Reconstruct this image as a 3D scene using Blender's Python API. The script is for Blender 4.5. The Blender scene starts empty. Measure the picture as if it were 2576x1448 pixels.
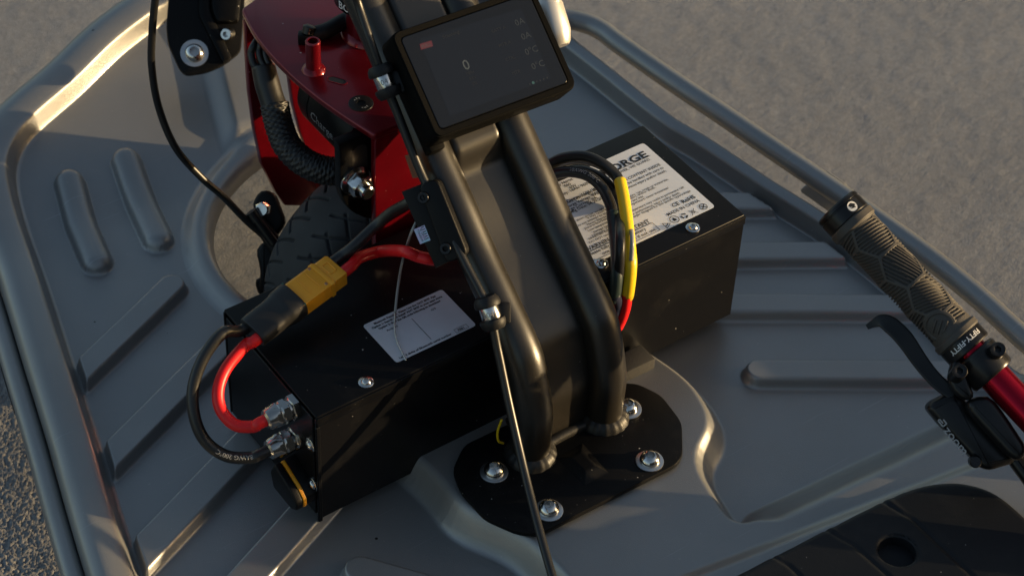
import bpy, bmesh, math, random
import numpy as np
from mathutils import Vector, Matrix

# ------------------------------------------------------------------ camera, world, sun, exposure
SC = bpy.context.scene
COL = SC.collection
RC = np.array([[0.81467307, -0.57866818, 0.03809105],
               [-0.3787656, -0.58067949, -0.720658],
               [0.43914054, 0.57267308, -0.69224354]])
CC = np.array([-0.49329746, -0.84394798, 1.15727025])
FPX = 5548.93

cam_d = bpy.data.cameras.new('camera')
cam = bpy.data.objects.new('camera', cam_d); COL.objects.link(cam)
_m = Matrix.Identity(4)
for r in range(3):
    _m[r][0] = RC[0][r]; _m[r][1] = -RC[1][r]; _m[r][2] = -RC[2][r]; _m[r][3] = CC[r]
cam.matrix_world = _m
cam_d.sensor_width = 36.0; cam_d.sensor_fit = 'HORIZONTAL'
cam_d.lens = 36.0 * FPX / 2576.0
cam_d.clip_start = 0.02; cam_d.clip_end = 300
cam_d.dof.use_dof = True
cam_d.dof.focus_distance = 1.53
cam_d.dof.aperture_fstop = 11.0
SC.camera = cam

SUN_EL = math.radians(6.5)
SUN_AZ = math.atan2(1.0, -0.68)          # clockwise from +Y
world = bpy.data.worlds.new('World'); SC.world = world; world.use_nodes = True
wn = world.node_tree.nodes; wl = world.node_tree.links
wn.clear()
sky = wn.new('ShaderNodeTexSky'); sky.sky_type = 'NISHITA'; sky.sun_disc = False
sky.sun_elevation = SUN_EL; sky.sun_rotation = SUN_AZ
sky.air_density = 0.9; sky.dust_density = 2.2; sky.ozone_density = 0.6
bg = wn.new('ShaderNodeBackground'); bg.inputs['Strength'].default_value = 0.122
wo = wn.new('ShaderNodeOutputWorld')
wl.new(sky.outputs[0], bg.inputs['Color']); wl.new(bg.outputs[0], wo.inputs['Surface'])

sun_d = bpy.data.lights.new('sun', 'SUN'); sun_d.energy = 3.9; sun_d.angle = math.radians(0.53)
sun_d.color = (1.0, 0.73, 0.40)
sun = bpy.data.objects.new('sun', sun_d); COL.objects.link(sun)
sv = Vector((math.cos(SUN_EL) * math.sin(SUN_AZ), math.cos(SUN_EL) * math.cos(SUN_AZ), math.sin(SUN_EL)))
sun.rotation_euler = sv.to_track_quat('Z', 'Y').to_euler()
sun.location = sv * 5

SC.view_settings.view_transform = 'Standard'; SC.view_settings.look = 'None'
SC.view_settings.gamma = 1.0; SC.view_settings.use_curve_mapping = False
SC.view_settings.exposure = 1.02

rng = np.random.default_rng(7); random.seed(7)

# ------------------------------------------------------------------ measuring helpers (surveyed photo positions -> world points)
def ray(x, y): return RC.T @ np.array([(x - 1288) / FPX, (y - 724) / FPX, 1.0])
def at(x, y, z): d = ray(x, y); return CC + d * (z - CC[2]) / d[2]
def atx(x, y, X): d = ray(x, y); return CC + d * (X - CC[0]) / d[0]
def aty(x, y, Y): d = ray(x, y); return CC + d * (Y - CC[1]) / d[1]
def dep(x, y, t): return CC + ray(x, y) * t
def onp(x, y, P, N): d = ray(x, y); return CC + d * (np.dot(np.asarray(P) - CC, N) / np.dot(d, N))
def nrm(v): v = np.asarray(v, float); return v / np.linalg.norm(v)
TOCAM = -RC[2]
Z3 = np.array([0, 0, 1.0]); X3 = np.array([1.0, 0, 0]); Y3 = np.array([0, 1.0, 0])

# ------------------------------------------------------------------ object helpers
def mesh_from(name, verts, faces, smooth=35):
    me = bpy.data.meshes.new(name)
    me.from_pydata([tuple(map(float, v)) for v in verts], [], [tuple(f) for f in faces])
    me.validate(); me.update()
    if smooth:
        me.polygons.foreach_set('use_smooth', [True] * len(me.polygons))
        if smooth < 179: me.set_sharp_from_angle(angle=math.radians(smooth))
    return me

class MB:
    """collects verts/faces for one mesh"""
    def __init__(s): s.v = []; s.f = []
    def add(s, v, f):
        o = len(s.v); s.v.extend([tuple(map(float, p)) for p in v]); s.f.extend([tuple(i + o for i in q) for q in f]); return s
    def loft(s, rings, cap0=True, cap1=True):
        n = len(rings[0]); v = [p for r in rings for p in r]; f = []
        for k in range(len(rings) - 1):
            a, b = k * n, (k + 1) * n
            for i in range(n):
                j = (i + 1) % n; f.append((a + i, a + j, b + j, b + i))
        if cap0: f.append(tuple(range(n - 1, -1, -1)))
        if cap1: f.append(tuple(range((len(rings) - 1) * n, len(rings) * n)))
        return s.add(v, f)
    def lathe(s, prof, M=None, n=28, cap0=True, cap1=True):
        rings = [ring(r, z, n) for r, z in prof]
        if M is not None: rings = [[tf(M, p) for p in R] for R in rings]
        return s.loft(rings, cap0, cap1)
    def tube(s, pts, r, n=14, sub=8, cap=True, flat=None):
        P = spline(pts, sub) if sub else np.asarray(pts, float)
        m = len(P)
        rr = np.full(m, r) if np.isscalar(r) else np.interp(np.linspace(0, 1, m), np.linspace(0, 1, len(r)), r)
        T = np.gradient(P, axis=0); T /= np.linalg.norm(T, axis=1)[:, None]
        u = np.cross(T[0], [0.31, 0.17, 0.93]); u /= np.linalg.norm(u)
        rings = []
        for k in range(m):
            u = u - T[k] * np.dot(u, T[k]); u /= np.linalg.norm(u); w = np.cross(T[k], u)
            rings.append([P[k] + rr[k] * (math.cos(a) * u + math.sin(a) * w) for a in np.linspace(0, 2 * math.pi, n, endpoint=False)])
        return s.loft(rings, cap, cap)
    def box(s, c, ax, half, bev=0.0, seg=2):
        bm = bmesh.new(); bmesh.ops.create_cube(bm, size=2.0)
        for v in bm.verts: v.co = Vector((v.co.x * half[0], v.co.y * half[1], v.co.z * half[2]))
        if bev > 0: bmesh.ops.bevel(bm, geom=bm.edges[:], offset=bev, segments=seg, profile=0.5, affect='EDGES')
        A = np.array([nrm(a) for a in ax]).T; c = np.asarray(c, float)
        bm.verts.index_update()
        vs = [c + A @ np.array(v.co) for v in bm.verts]; fs = [[v.index for v in f.verts] for f in bm.faces]
        bm.free(); return s.add(vs, fs)
    def prism(s, outline, O, U, V, N, d0, d1, bev=0.0, seg=2):
        bm = bmesh.new()
        bot = [bm.verts.new((p[0], p[1], d0)) for p in outline]; top = [bm.verts.new((p[0], p[1], d1)) for p in outline]
        n = len(outline)
        bm.faces.new(bot[::-1]); ft = bm.faces.new(top)
        for i in range(n): bm.faces.new((bot[i], bot[(i + 1) % n], top[(i + 1) % n], top[i]))
        bmesh.ops.recalc_face_normals(bm, faces=bm.faces[:])
        if bev > 0:
            eds = [e for e in bm.edges if (e.verts[0].co.z > (d0 + d1) / 2) == (e.verts[1].co.z > (d0 + d1) / 2)]
            bmesh.ops.bevel(bm, geom=eds, offset=bev, segments=seg, profile=0.5, affect='EDGES')
        bm.verts.index_update(); O = np.asarray(O, float)
        vs = [O + np.asarray(U) * v.co.x + np.asarray(V) * v.co.y + np.asarray(N) * v.co.z for v in bm.verts]
        fs = [[v.index for v in f.verts] for f in bm.faces]
        bm.free(); return s.add(vs, fs)
    def mesh(s, name, smooth=35): return mesh_from(name, s.v, s.f, smooth)

def ring(r, z, n=28, ph=0.0): return [(r * math.cos(a + ph), r * math.sin(a + ph), z) for a in np.linspace(0, 2 * math.pi, n, endpoint=False)]
def hexring(r, z, n=24):
    out = []
    for a in np.linspace(0, 2 * math.pi, n, endpoint=False):
        b = (a % (math.pi / 3)) - math.pi / 6; q = r * math.cos(math.pi / 6) / math.cos(b)
        out.append((q * math.cos(a), q * math.sin(a), z))
    return out
def tf(M, p): return M @ Vector(p)
def frame(o, z, x=None):
    z = nrm(z); x = np.array([1, 0, 0.]) if x is None else np.asarray(x, float)
    x = x - z * np.dot(x, z)
    if np.linalg.norm(x) < 1e-6: x = np.array([0, 1., 0]) - z * z[1]
    x = nrm(x); y = np.cross(z, x); M = Matrix.Identity(4)
    for r in range(3): M[r][0] = x[r]; M[r][1] = y[r]; M[r][2] = z[r]; M[r][3] = float(o[r])
    return M
def spline(pts, sub=8):
    P = np.asarray(pts, float)
    if len(P) == 2: return np.linspace(P[0], P[1], 3)
    Q = np.vstack([2 * P[0] - P[1], P, 2 * P[-1] - P[-2]]); out = []
    for i in range(1, len(Q) - 2):
        p0, p1, p2, p3 = Q[i - 1:i + 3]
        for t in np.linspace(0, 1, sub, endpoint=False):
            out.append(0.5 * ((2 * p1) + (-p0 + p2) * t + (2 * p0 - 5 * p1 + 4 * p2 - p3) * t * t + (-p0 + 3 * p1 - 3 * p2 + p3) * t ** 3))
    out.append(P[-1]); return np.array(out)
def round_poly(pts, rad, seg=5):
    P = [np.asarray(p, float) for p in pts]; n = len(P); out = []
    rads = [rad] * n if np.isscalar(rad) else rad
    for i in range(n):
        a, b, c = P[i - 1], P[i], P[(i + 1) % n]; u = nrm(a - b); w = nrm(c - b)
        r = min(rads[i], .49 * np.linalg.norm(a - b), .49 * np.linalg.norm(c - b))
        if r <= 1e-6: out.append(b); continue
        s, e = b + u * r, b + w * r
        for t in np.linspace(0, 1, seg): out.append((1 - t) ** 2 * s + 2 * t * (1 - t) * b + t * t * e)
    return out

def link(name, me, mat, parent=None, M=None):
    o = bpy.data.objects.new(name, me); COL.objects.link(o)
    if mat is not None and len(me.materials) == 0: me.materials.append(mat)
    L = M.copy() if M is not None else Matrix.Identity(4)
    if parent is not None:
        o.parent = parent; L = parent.matrix_world_cache.inverted() @ L if False else WM[parent.name].inverted() @ L
    o.matrix_local = L if parent is not None else L
    WM[o.name] = (WM[parent.name] @ L) if parent is not None else L
    return o
WM = {}
def part(name, mb, mat, parent, smooth=35, M=None, label=None, stuff=False):
    me = mb.mesh(name, smooth) if isinstance(mb, MB) else mb
    o = link(name, me, mat, parent, M)
    if label: o['label'] = label
    if stuff: o['kind'] = 'stuff'
    return o
def thing(name, label, cat, loc, group=None):
    o = bpy.data.objects.new(name, None); COL.objects.link(o); o.empty_display_size = 0.02
    o.location = tuple(map(float, loc)); WM[o.name] = Matrix.Translation(o.location)
    o['label'] = label; o['category'] = cat
    if group: o['group'] = group
    return o
def tag(o, label, cat, group=None):
    o['label'] = label; o['category'] = cat
    if group: o['group'] = group
    return o
def single(name, mb, mat, label, cat, group=None, smooth=35):
    return tag(part(name, mb, mat, None, smooth), label, cat, group)

# ------------------------------------------------------------------ materials
def mat(name, base, metal=0.0, rough=0.5, bump=0.0, bscale=800.0, var=0.0, vscale=60.0, coat=0.0, spec=0.5, rvar=0.0, speck=0.0, speckcol=(.6, .58, .55), emit=None, estr=0.0, speckscale=500., aniso=0):
    m = bpy.data.materials.new(name); m.use_nodes = True; nt = m.node_tree; N = nt.nodes; L = nt.links
    b = N['Principled BSDF']
    b.inputs['Metallic'].default_value = metal; b.inputs['Roughness'].default_value = rough
    b.inputs['Specular IOR Level'].default_value = spec; b.inputs['Coat Weight'].default_value = coat
    b.inputs['Coat Roughness'].default_value = 0.12
    tc = N.new('ShaderNodeTexCoord'); col = None
    rgb = N.new('ShaderNodeRGB'); rgb.outputs[0].default_value = (*base, 1); col = rgb.outputs[0]
    if var:
        nz = N.new('ShaderNodeTexNoise'); nz.inputs['Scale'].default_value = vscale; nz.inputs['Detail'].default_value = 6
        L.new(tc.outputs['Object'], nz.inputs['Vector'])
        mr = N.new('ShaderNodeMapRange'); mr.inputs[1].default_value = .3; mr.inputs[2].default_value = .7
        mr.inputs[3].default_value = 1 - var; mr.inputs[4].default_value = 1 + var
        L.new(nz.outputs['Fac'], mr.inputs[0])
        mx = N.new('ShaderNodeMix'); mx.data_type = 'RGBA'; mx.blend_type = 'MULTIPLY'; mx.inputs[0].default_value = 1
        L.new(col, mx.inputs[6]); L.new(mr.outputs[0], mx.inputs[7]); col = mx.outputs[2]
    if speck:
        vo = N.new('ShaderNodeTexNoise'); vo.inputs['Scale'].default_value = speckscale; vo.inputs['Detail'].default_value = 1
        L.new(tc.outputs['Object'], vo.inputs['Vector'])
        mr = N.new('ShaderNodeMapRange'); mr.inputs[1].default_value = 1 - speck; mr.inputs[2].default_value = 1 - speck + .03
        L.new(vo.outputs['Fac'], mr.inputs[0])
        mx = N.new('ShaderNodeMix'); mx.data_type = 'RGBA'
        L.new(mr.outputs[0], mx.inputs[0]); L.new(col, mx.inputs[6]); mx.inputs[7].default_value = (*speckcol, 1); col = mx.outputs[2]
    L.new(col, b.inputs['Base Color'])
    if rvar:
        nz = N.new('ShaderNodeTexNoise'); nz.inputs['Scale'].default_value = 14; nz.inputs['Detail'].default_value = 8
        L.new(tc.outputs['Object'], nz.inputs['Vector'])
        mr = N.new('ShaderNodeMapRange'); mr.inputs[1].default_value = .3; mr.inputs[2].default_value = .7
        mr.inputs[3].default_value = max(.02, rough - rvar); mr.inputs[4].default_value = rough + rvar
        L.new(nz.outputs['Fac'], mr.inputs[0]); L.new(mr.outputs[0], b.inputs['Roughness'])
    if bump:
        nz = N.new('ShaderNodeTexNoise'); nz.inputs['Scale'].default_value = bscale; nz.inputs['Detail'].default_value = 3
        L.new(tc.outputs['Object'], nz.inputs['Vector'])
        bp = N.new('ShaderNodeBump'); bp.inputs['Strength'].default_value = bump; bp.inputs['Distance'].default_value = 0.0004
        L.new(nz.outputs['Fac'], bp.inputs['Height']); L.new(bp.outputs[0], b.inputs['Normal'])
    if emit:
        b.inputs['Emission Color'].default_value = (*emit, 1); b.inputs['Emission Strength'].default_value = estr
    return m

M_PAN = mat('grey_metallic_paint', (.262, .264, .266), metal=.60, rough=.40, coat=.22, bump=.38, bscale=1500, var=.05, vscale=9, rvar=.05, speck=.22, speckcol=(.5, .48, .45), speckscale=900)
def wear(m):
    N = m.node_tree.nodes; L = m.node_tree.links; b = N['Principled BSDF']; tc = N.new('ShaderNodeTexCoord')
    src = b.inputs['Base Color'].links[0].from_socket
    # sparse dark grit
    vo = N.new('ShaderNodeTexVoronoi'); vo.inputs['Scale'].default_value = 34; L.new(tc.outputs['Object'], vo.inputs['Vector'])
    wn_ = N.new('ShaderNodeTexWhiteNoise'); wn_.noise_dimensions = '3D'; L.new(vo.outputs['Position'], wn_.inputs['Vector'])
    sz = N.new('ShaderNodeMath'); sz.operation = 'MULTIPLY'; sz.inputs[1].default_value = .042
    pw = N.new('ShaderNodeMath'); pw.operation = 'POWER'; pw.inputs[1].default_value = 3.0
    L.new(wn_.outputs['Value'], pw.inputs[0]); L.new(pw.outputs[0], sz.inputs[0])
    lt = N.new('ShaderNodeMath'); lt.operation = 'LESS_THAN'; L.new(vo.outputs['Distance'], lt.inputs[0]); L.new(sz.outputs[0], lt.inputs[1])
    mx = N.new('ShaderNodeMix'); mx.data_type = 'RGBA'; L.new(lt.outputs[0], mx.inputs[0]); L.new(src, mx.inputs[6]); mx.inputs[7].default_value = (.012, .012, .014, 1)
    # faint dusty film
    nz = N.new('ShaderNodeTexNoise'); nz.inputs['Scale'].default_value = 16; nz.inputs['Detail'].default_value = 9; nz.inputs['Roughness'].default_value = .7; L.new(tc.outputs['Object'], nz.inputs['Vector'])
    mr = N.new('ShaderNodeMapRange'); mr.inputs[1].default_value = .5; mr.inputs[2].default_value = .8; mr.inputs[3].default_value = 0; mr.inputs[4].default_value = .35; L.new(nz.outputs['Fac'], mr.inputs[0])
    m2 = N.new('ShaderNodeMix'); m2.data_type = 'RGBA'; L.new(mr.outputs[0], m2.inputs[0]); L.new(mx.outputs[2], m2.inputs[6]); m2.inputs[7].default_value = (.24, .23, .21, 1)
    # a few fine scratches
    mp_ = N.new('ShaderNodeMapping'); mp_.inputs['Rotation'].default_value = (0, 0, .9); mp_.inputs['Scale'].default_value = (7, 300, 7); L.new(tc.outputs['Object'], mp_.inputs['Vector'])
    sc_ = N.new('ShaderNodeTexNoise'); sc_.inputs['Scale'].default_value = 1.6; sc_.inputs['Detail'].default_value = 1; L.new(mp_.outputs[0], sc_.inputs['Vector'])
    g = N.new('ShaderNodeMapRange'); g.inputs[1].default_value = .735; g.inputs[2].default_value = .76; g.inputs[4].default_value = .5; L.new(sc_.outputs['Fac'], g.inputs[0])
    m3 = N.new('ShaderNodeMix'); m3.data_type = 'RGBA'; L.new(g.outputs[0], m3.inputs[0]); L.new(m2.outputs[2], m3.inputs[6]); m3.inputs[7].default_value = (.34, .34, .35, 1)
    L.new(m3.outputs[2], b.inputs['Base Color'])
def dust(m, scale=150, size=.09, col=(.34, .33, .31)):
    """sparse pale dust specks"""
    N = m.node_tree.nodes; L = m.node_tree.links; b = N['Principled BSDF']; tc = N.new('ShaderNodeTexCoord'); src = b.inputs['Base Color'].links[0].from_socket
    vo = N.new('ShaderNodeTexVoronoi'); vo.inputs['Scale'].default_value = scale; L.new(tc.outputs['Object'], vo.inputs['Vector'])
    wn_ = N.new('ShaderNodeTexWhiteNoise'); wn_.noise_dimensions = '3D'; L.new(vo.outputs['Position'], wn_.inputs['Vector'])
    pw = N.new('ShaderNodeMath'); pw.operation = 'POWER'; pw.inputs[1].default_value = 5.0; L.new(wn_.outputs['Value'], pw.inputs[0])
    sz = N.new('ShaderNodeMath'); sz.operation = 'MULTIPLY'; sz.inputs[1].default_value = size; L.new(pw.outputs[0], sz.inputs[0])
    lt = N.new('ShaderNodeMath'); lt.operation = 'LESS_THAN'; L.new(vo.outputs['Distance'], lt.inputs[0]); L.new(sz.outputs[0], lt.inputs[1])
    mx = N.new('ShaderNodeMix'); mx.data_type = 'RGBA'; L.new(lt.outputs[0], mx.inputs[0]); L.new(src, mx.inputs[6]); mx.inputs[7].default_value = (*col, 1)
    # smeared dusty film
    nz = N.new('ShaderNodeTexNoise'); nz.inputs['Scale'].default_value = 22; nz.inputs['Detail'].default_value = 10; nz.inputs['Roughness'].default_value = .72; L.new(tc.outputs['Object'], nz.inputs['Vector'])
    mr = N.new('ShaderNodeMapRange'); mr.inputs[1].default_value = .52; mr.inputs[2].default_value = .85; mr.inputs[3].default_value = 0; mr.inputs[4].default_value = .06; L.new(nz.outputs['Fac'], mr.inputs[0])
    m2 = N.new('ShaderNodeMix'); m2.data_type = 'RGBA'; L.new(mr.outputs[0], m2.inputs[0]); L.new(mx.outputs[2], m2.inputs[6]); m2.inputs[7].default_value = (.2, .19, .175, 1)
    L.new(m2.outputs[2], b.inputs['Base Color'])
wear(M_PAN)
M_BLACK = mat('black_powder_coat', (.0034, .0034, .0038), metal=.0, rough=.42, spec=.15, bump=.25, bscale=1600, speck=.21, speckcol=(.16, .15, .15), rvar=.06, speckscale=750)
M_MAST = mat('satin_black_paint', (.013, .0110, .0082), metal=.0, spec=.65, rough=.35, bump=.18, bscale=1800, rvar=.05, speck=.2, speckcol=(.16, .15, .14), speckscale=500)
M_CASE = mat('black_sheet_steel', (.0042, .0042, .0048), metal=.0, rough=.36, spec=.15, bump=.12, bscale=1500, speck=.215, speckcol=(.2, .19, .18), rvar=.06, speckscale=750)
M_PLASTIC = mat('black_plastic', (.0040, .0040, .0045), rough=.46, spec=.2, bump=.3, bscale=1400, rvar=.05)
dust(M_BLACK); dust(M_CASE)
M_SEAT = mat('black_seat_plastic', (.009, .0102, .0128), rough=.44, spec=.22, bump=.25, bscale=1200, rvar=.08, speck=.2, speckcol=(.09, .09, .09))
dust(M_SEAT, 170, .06); dust(M_PLASTIC, 170, .06)
M_RUBBER = mat('black_rubber', (.008, .008, .009), rough=.55, spec=.35, bump=.1, bscale=900, var=.1)
M_TYRE = mat('tyre_rubber', (.026, .028, .032), rough=.72, bump=.35, bscale=700, var=.18, vscale=50)
M_CABLE = mat('black_silicone', (.013, .013, .013), rough=.36, bump=.03, bscale=400)
M_REDCAB = mat('red_silicone', (.72, .012, .014), rough=.40, spec=.4)
M_RED = mat('candy_red_anodised', (.16, .002, .008), metal=.5, rough=.28, coat=.4, bump=.08, bscale=700, var=.12, vscale=40, speck=.2, speckcol=(.3, .1, .1), speckscale=450)
M_REDBAR = mat('red_anodised_bar', (.34, .004, .02), metal=.85, rough=.24, rvar=.04)
dust(M_TYRE, 120, .12); dust(M_RED, 120, .09, (.4, .25, .24))
M_CHROME = mat('bright_steel', (.60, .59, .57), metal=1, rough=.19, rvar=.08, var=.15, vscale=300)
M_NICKEL = mat('nickel_plated_brass', (.42, .41, .39), metal=1, rough=.22, rvar=.06)
M_ZINC = mat('zinc_washer', (.55, .55, .55), metal=1, rough=.34)
M_WELD = mat('painted_weld', (.014, .0135, .013), metal=.0, spec=.35, rough=.45, bump=.5, bscale=260)
M_WHITE = mat('white_sticker', (.86, .87, .88), rough=.42, var=.04, vscale=30)
M_SILVERSTICK = mat('silver_sticker', (.50, .53, .58), metal=.1, rough=.4, var=.04)
M_INK = mat('black_ink', (.012, .012, .013), rough=.5)
M_PRINT = mat('white_print', (.7, .7, .7), rough=.5)
M_GREYPRINT = mat('grey_print', (.33, .33, .33), rough=.5)
M_YELLOW = mat('yellow_heat_shrink', (.80, .54, .012), rough=.38, bump=.06, bscale=200)
M_XT = mat('yellow_nylon', (.82, .34, .014), rough=.42, bump=.08, bscale=900)
M_GREEN = mat('dark_green_heat_shrink', (.015, .03, .028), rough=.42)
M_NAVY = mat('navy_heat_shrink', (.012, .016, .04), rough=.42)
M_TEAL = mat('green_seal', (.0, .12, .09), rough=.4)
M_SHRINK = mat('black_heat_shrink', (.012, .0115, .011), rough=.44, bump=.1, bscale=160)
M_GREYWIRE = mat('grey_wire', (.28, .28, .27), rough=.4)
M_GRIP = mat('brown_grip_rubber', (.050, .045, .040), rough=.6, bump=.12, bscale=1400, var=.08)
M_ALU = mat('black_anodised_alloy', (.012, .012, .013), metal=.4, rough=.3)
M_GLASS = mat('display_glass', (.006, .0065, .008), rough=.12, spec=.5, rvar=.03, speck=.2, speckcol=(.04, .04, .04), speckscale=300)
M_LCD = mat('lcd_panel', (.005, .0055, .007), rough=.16, emit=(.5, .6, .8), estr=.003)
M_UI = mat('dim_screen_text', (.02, .025, .025), rough=.4, emit=(.75, .85, .85), estr=.02)
M_UIVAL = mat('grey_screen_values', (.014, .016, .017), rough=.3, emit=(.75, .85, .85), estr=.009)
M_UIDIM = mat('faint_screen_text', (.010, .011, .012), rough=.3, emit=(.7, .75, .8), estr=.003)
M_UIRED = mat('screen_red_badge', (.03, .005, .01), rough=.4, emit=(.8, .05, .13), estr=.03)
M_UITEAL = mat('screen_teal_dot', (.01, .03, .03), rough=.4, emit=(.2, .8, .7), estr=.03)
M_PRINTED = mat('printed_plastic', (.004, .004, .004), rough=.65, spec=.05, bump=.35, bscale=900)
M_COPPER = mat('copper_strip', (.45, .22, .13), metal=1, rough=.35)
M_BRAID = mat('braided_sleeve', (.012, .012, .013), rough=.45)
M_PALE = mat('bare_alloy', (.75, .72, .66), metal=.6, rough=.35)
M_CARBON = mat('dark_foam', (.02, .02, .02), rough=.8, bump=.6, bscale=500)

def holo():
    m = mat('holographic_sticker', (.4, .45, .55), metal=.4, rough=.3); N = m.node_tree.nodes; L = m.node_tree.links
    tc = N.new('ShaderNodeTexCoord'); nz = N.new('ShaderNodeTexNoise'); nz.inputs['Scale'].default_value = 130
    cr = N.new('ShaderNodeValToRGB'); e = cr.color_ramp.elements
    e[0].position = .35; e[0].color = (.30, .52, .62, 1); e[1].position = .65; e[1].color = (.58, .42, .62, 1)
    L.new(tc.outputs['Object'], nz.inputs['Vector']); L.new(nz.outputs['Fac'], cr.inputs[0]); L.new(cr.outputs[0], N['Principled BSDF'].inputs['Base Color'])
    return m
M_HOLO = holo()

def concrete():
    m = bpy.data.materials.new('broom_concrete'); m.use_nodes = True; N = m.node_tree.nodes; L = m.node_tree.links
    b = N['Principled BSDF']; b.inputs['Roughness'].default_value = .85; b.inputs['Specular IOR Level'].default_value = .3
    tc = N.new('ShaderNodeTexCoord')
    def noise(sc, det=4, rough=.6):
        n = N.new('ShaderNodeTexNoise'); n.inputs['Scale'].default_value = sc; n.inputs['Detail'].default_value = det
        n.inputs['Roughness'].default_value = rough; L.new(tc.outputs['Object'], n.inputs['Vector']); return n
    big, mid, fine = noise(3, 5), noise(210, 3, .7), noise(620, 3, .7)
    cr = N.new('ShaderNodeValToRGB'); e = cr.color_ramp.elements
    e[0].position = .28; e[0].color = (.180, .175, .182, 1); e[1].position = .74; e[1].color = (.345, .35, .355, 1)
    mixn = N.new('ShaderNodeMath'); mixn.operation = 'ADD'
    h1 = N.new('ShaderNodeMath'); h1.operation = 'MULTIPLY'; h1.inputs[1].default_value = .5
    h2 = N.new('ShaderNodeMath'); h2.operation = 'MULTIPLY'; h2.inputs[1].default_value = .5
    L.new(mid.outputs['Fac'], h1.inputs[0]); L.new(fine.outputs['Fac'], h2.inputs[0])
    L.new(h1.outputs[0], mixn.inputs[0]); L.new(h2.outputs[0], mixn.inputs[1]); L.new(mixn.outputs[0], cr.inputs[0])
    mr = N.new('ShaderNodeMapRange'); mr.inputs[1].default_value = .3; mr.inputs[2].default_value = .7; mr.inputs[3].default_value = .86; mr.inputs[4].default_value = 1.1
    L.new(big.outputs['Fac'], mr.inputs[0])
    mx = N.new('ShaderNodeMix'); mx.data_type = 'RGBA'; mx.blend_type = 'MULTIPLY'; mx.inputs[0].default_value = 1
    L.new(cr.outputs[0], mx.inputs[6]); L.new(mr.outputs[0], mx.inputs[7]); L.new(mx.outputs[2], b.inputs['Base Color'])
    bp = N.new('ShaderNodeBump'); bp.inputs['Strength'].default_value = .8; bp.inputs['Distance'].default_value = .0007
    L.new(fine.outputs['Fac'], bp.inputs['Height']); L.new(bp.outputs[0], b.inputs['Normal'])
    return m
M_CONC = concrete()

# ------------------------------------------------------------------ ground
GZ = -0.122
def grid_faces(nx, ny):
    i = np.arange(nx - 1)[:, None]; j = np.arange(ny - 1)[None, :]
    a = i * ny + j
    return np.stack([a, a + ny, a + ny + 1, a + 1], -1).reshape(-1, 4)
def np_mesh(name, V, F, smooth=True):
    me = bpy.data.meshes.new(name)
    me.vertices.add(len(V)); me.vertices.foreach_set('co', np.asarray(V, np.float32).ravel())
    me.loops.add(F.size); me.loops.foreach_set('vertex_index', F.astype(np.int32).ravel())
    me.polygons.add(len(F)); me.polygons.foreach_set('loop_start', np.arange(0, F.size, F.shape[1], dtype=np.int32))
    me.update(calc_edges=True); me.validate()
    if smooth: me.polygons.foreach_set('use_smooth', np.ones(len(me.polygons), bool))
    return me
def sstep(t): t = np.clip(t, 0, 1); return t * t * (3 - 2 * t)
def vnoise(X, Y, s, seed):
    r = np.random.default_rng(seed); T = r.random((257, 257)); x = np.asarray(X) / s; y = np.asarray(Y) / s
    xi = np.floor(x).astype(int); yi = np.floor(y).astype(int); fx = x - xi; fy = y - yi
    fx = fx * fx * (3 - 2 * fx); fy = fy * fy * (3 - 2 * fy); g = lambda a, b: T[a % 257, b % 257]
    return (g(xi, yi) * (1 - fx) + g(xi + 1, yi) * fx) * (1 - fy) + (g(xi, yi + 1) * (1 - fx) + g(xi + 1, yi + 1) * fx) * fy - .5

xs = np.concatenate([[-60, -20, -6, -2, -.8], np.arange(-.42, .02, .0013), np.arange(.02, 1.15, .0036), [1.4, 2.5, 7, 20, 60]])
ys = np.concatenate([[-60, -20, -6, -2, -.9, -.5], np.arange(-.22, .52, .0014), np.arange(.52, 1.0, .0036), [1.2, 2, 6, 20, 60]])
GX, GY = np.meshgrid(xs, ys, indexing='ij')
GW = .34 + 1.6 * sstep((.02 - GX) / .2)
GH = GW * (.00022 * vnoise(GX, GY, .0052, 1) + 0.00024 * rng.standard_normal(GX.shape)) + .0005 * vnoise(GX, GY, .013, 3) + .003 * vnoise(GX, GY, .2, 4)
far = (np.abs(GX) > 1.2) | (np.abs(GY) > 1.05); GH[far] = 0
ground = link('pavement', np_mesh('pavement', np.stack([GX, GY, GZ + GH], -1).reshape(-1, 3), grid_faces(len(xs), len(ys))), M_CONC)
ground['kind'] = 'structure'

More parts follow.
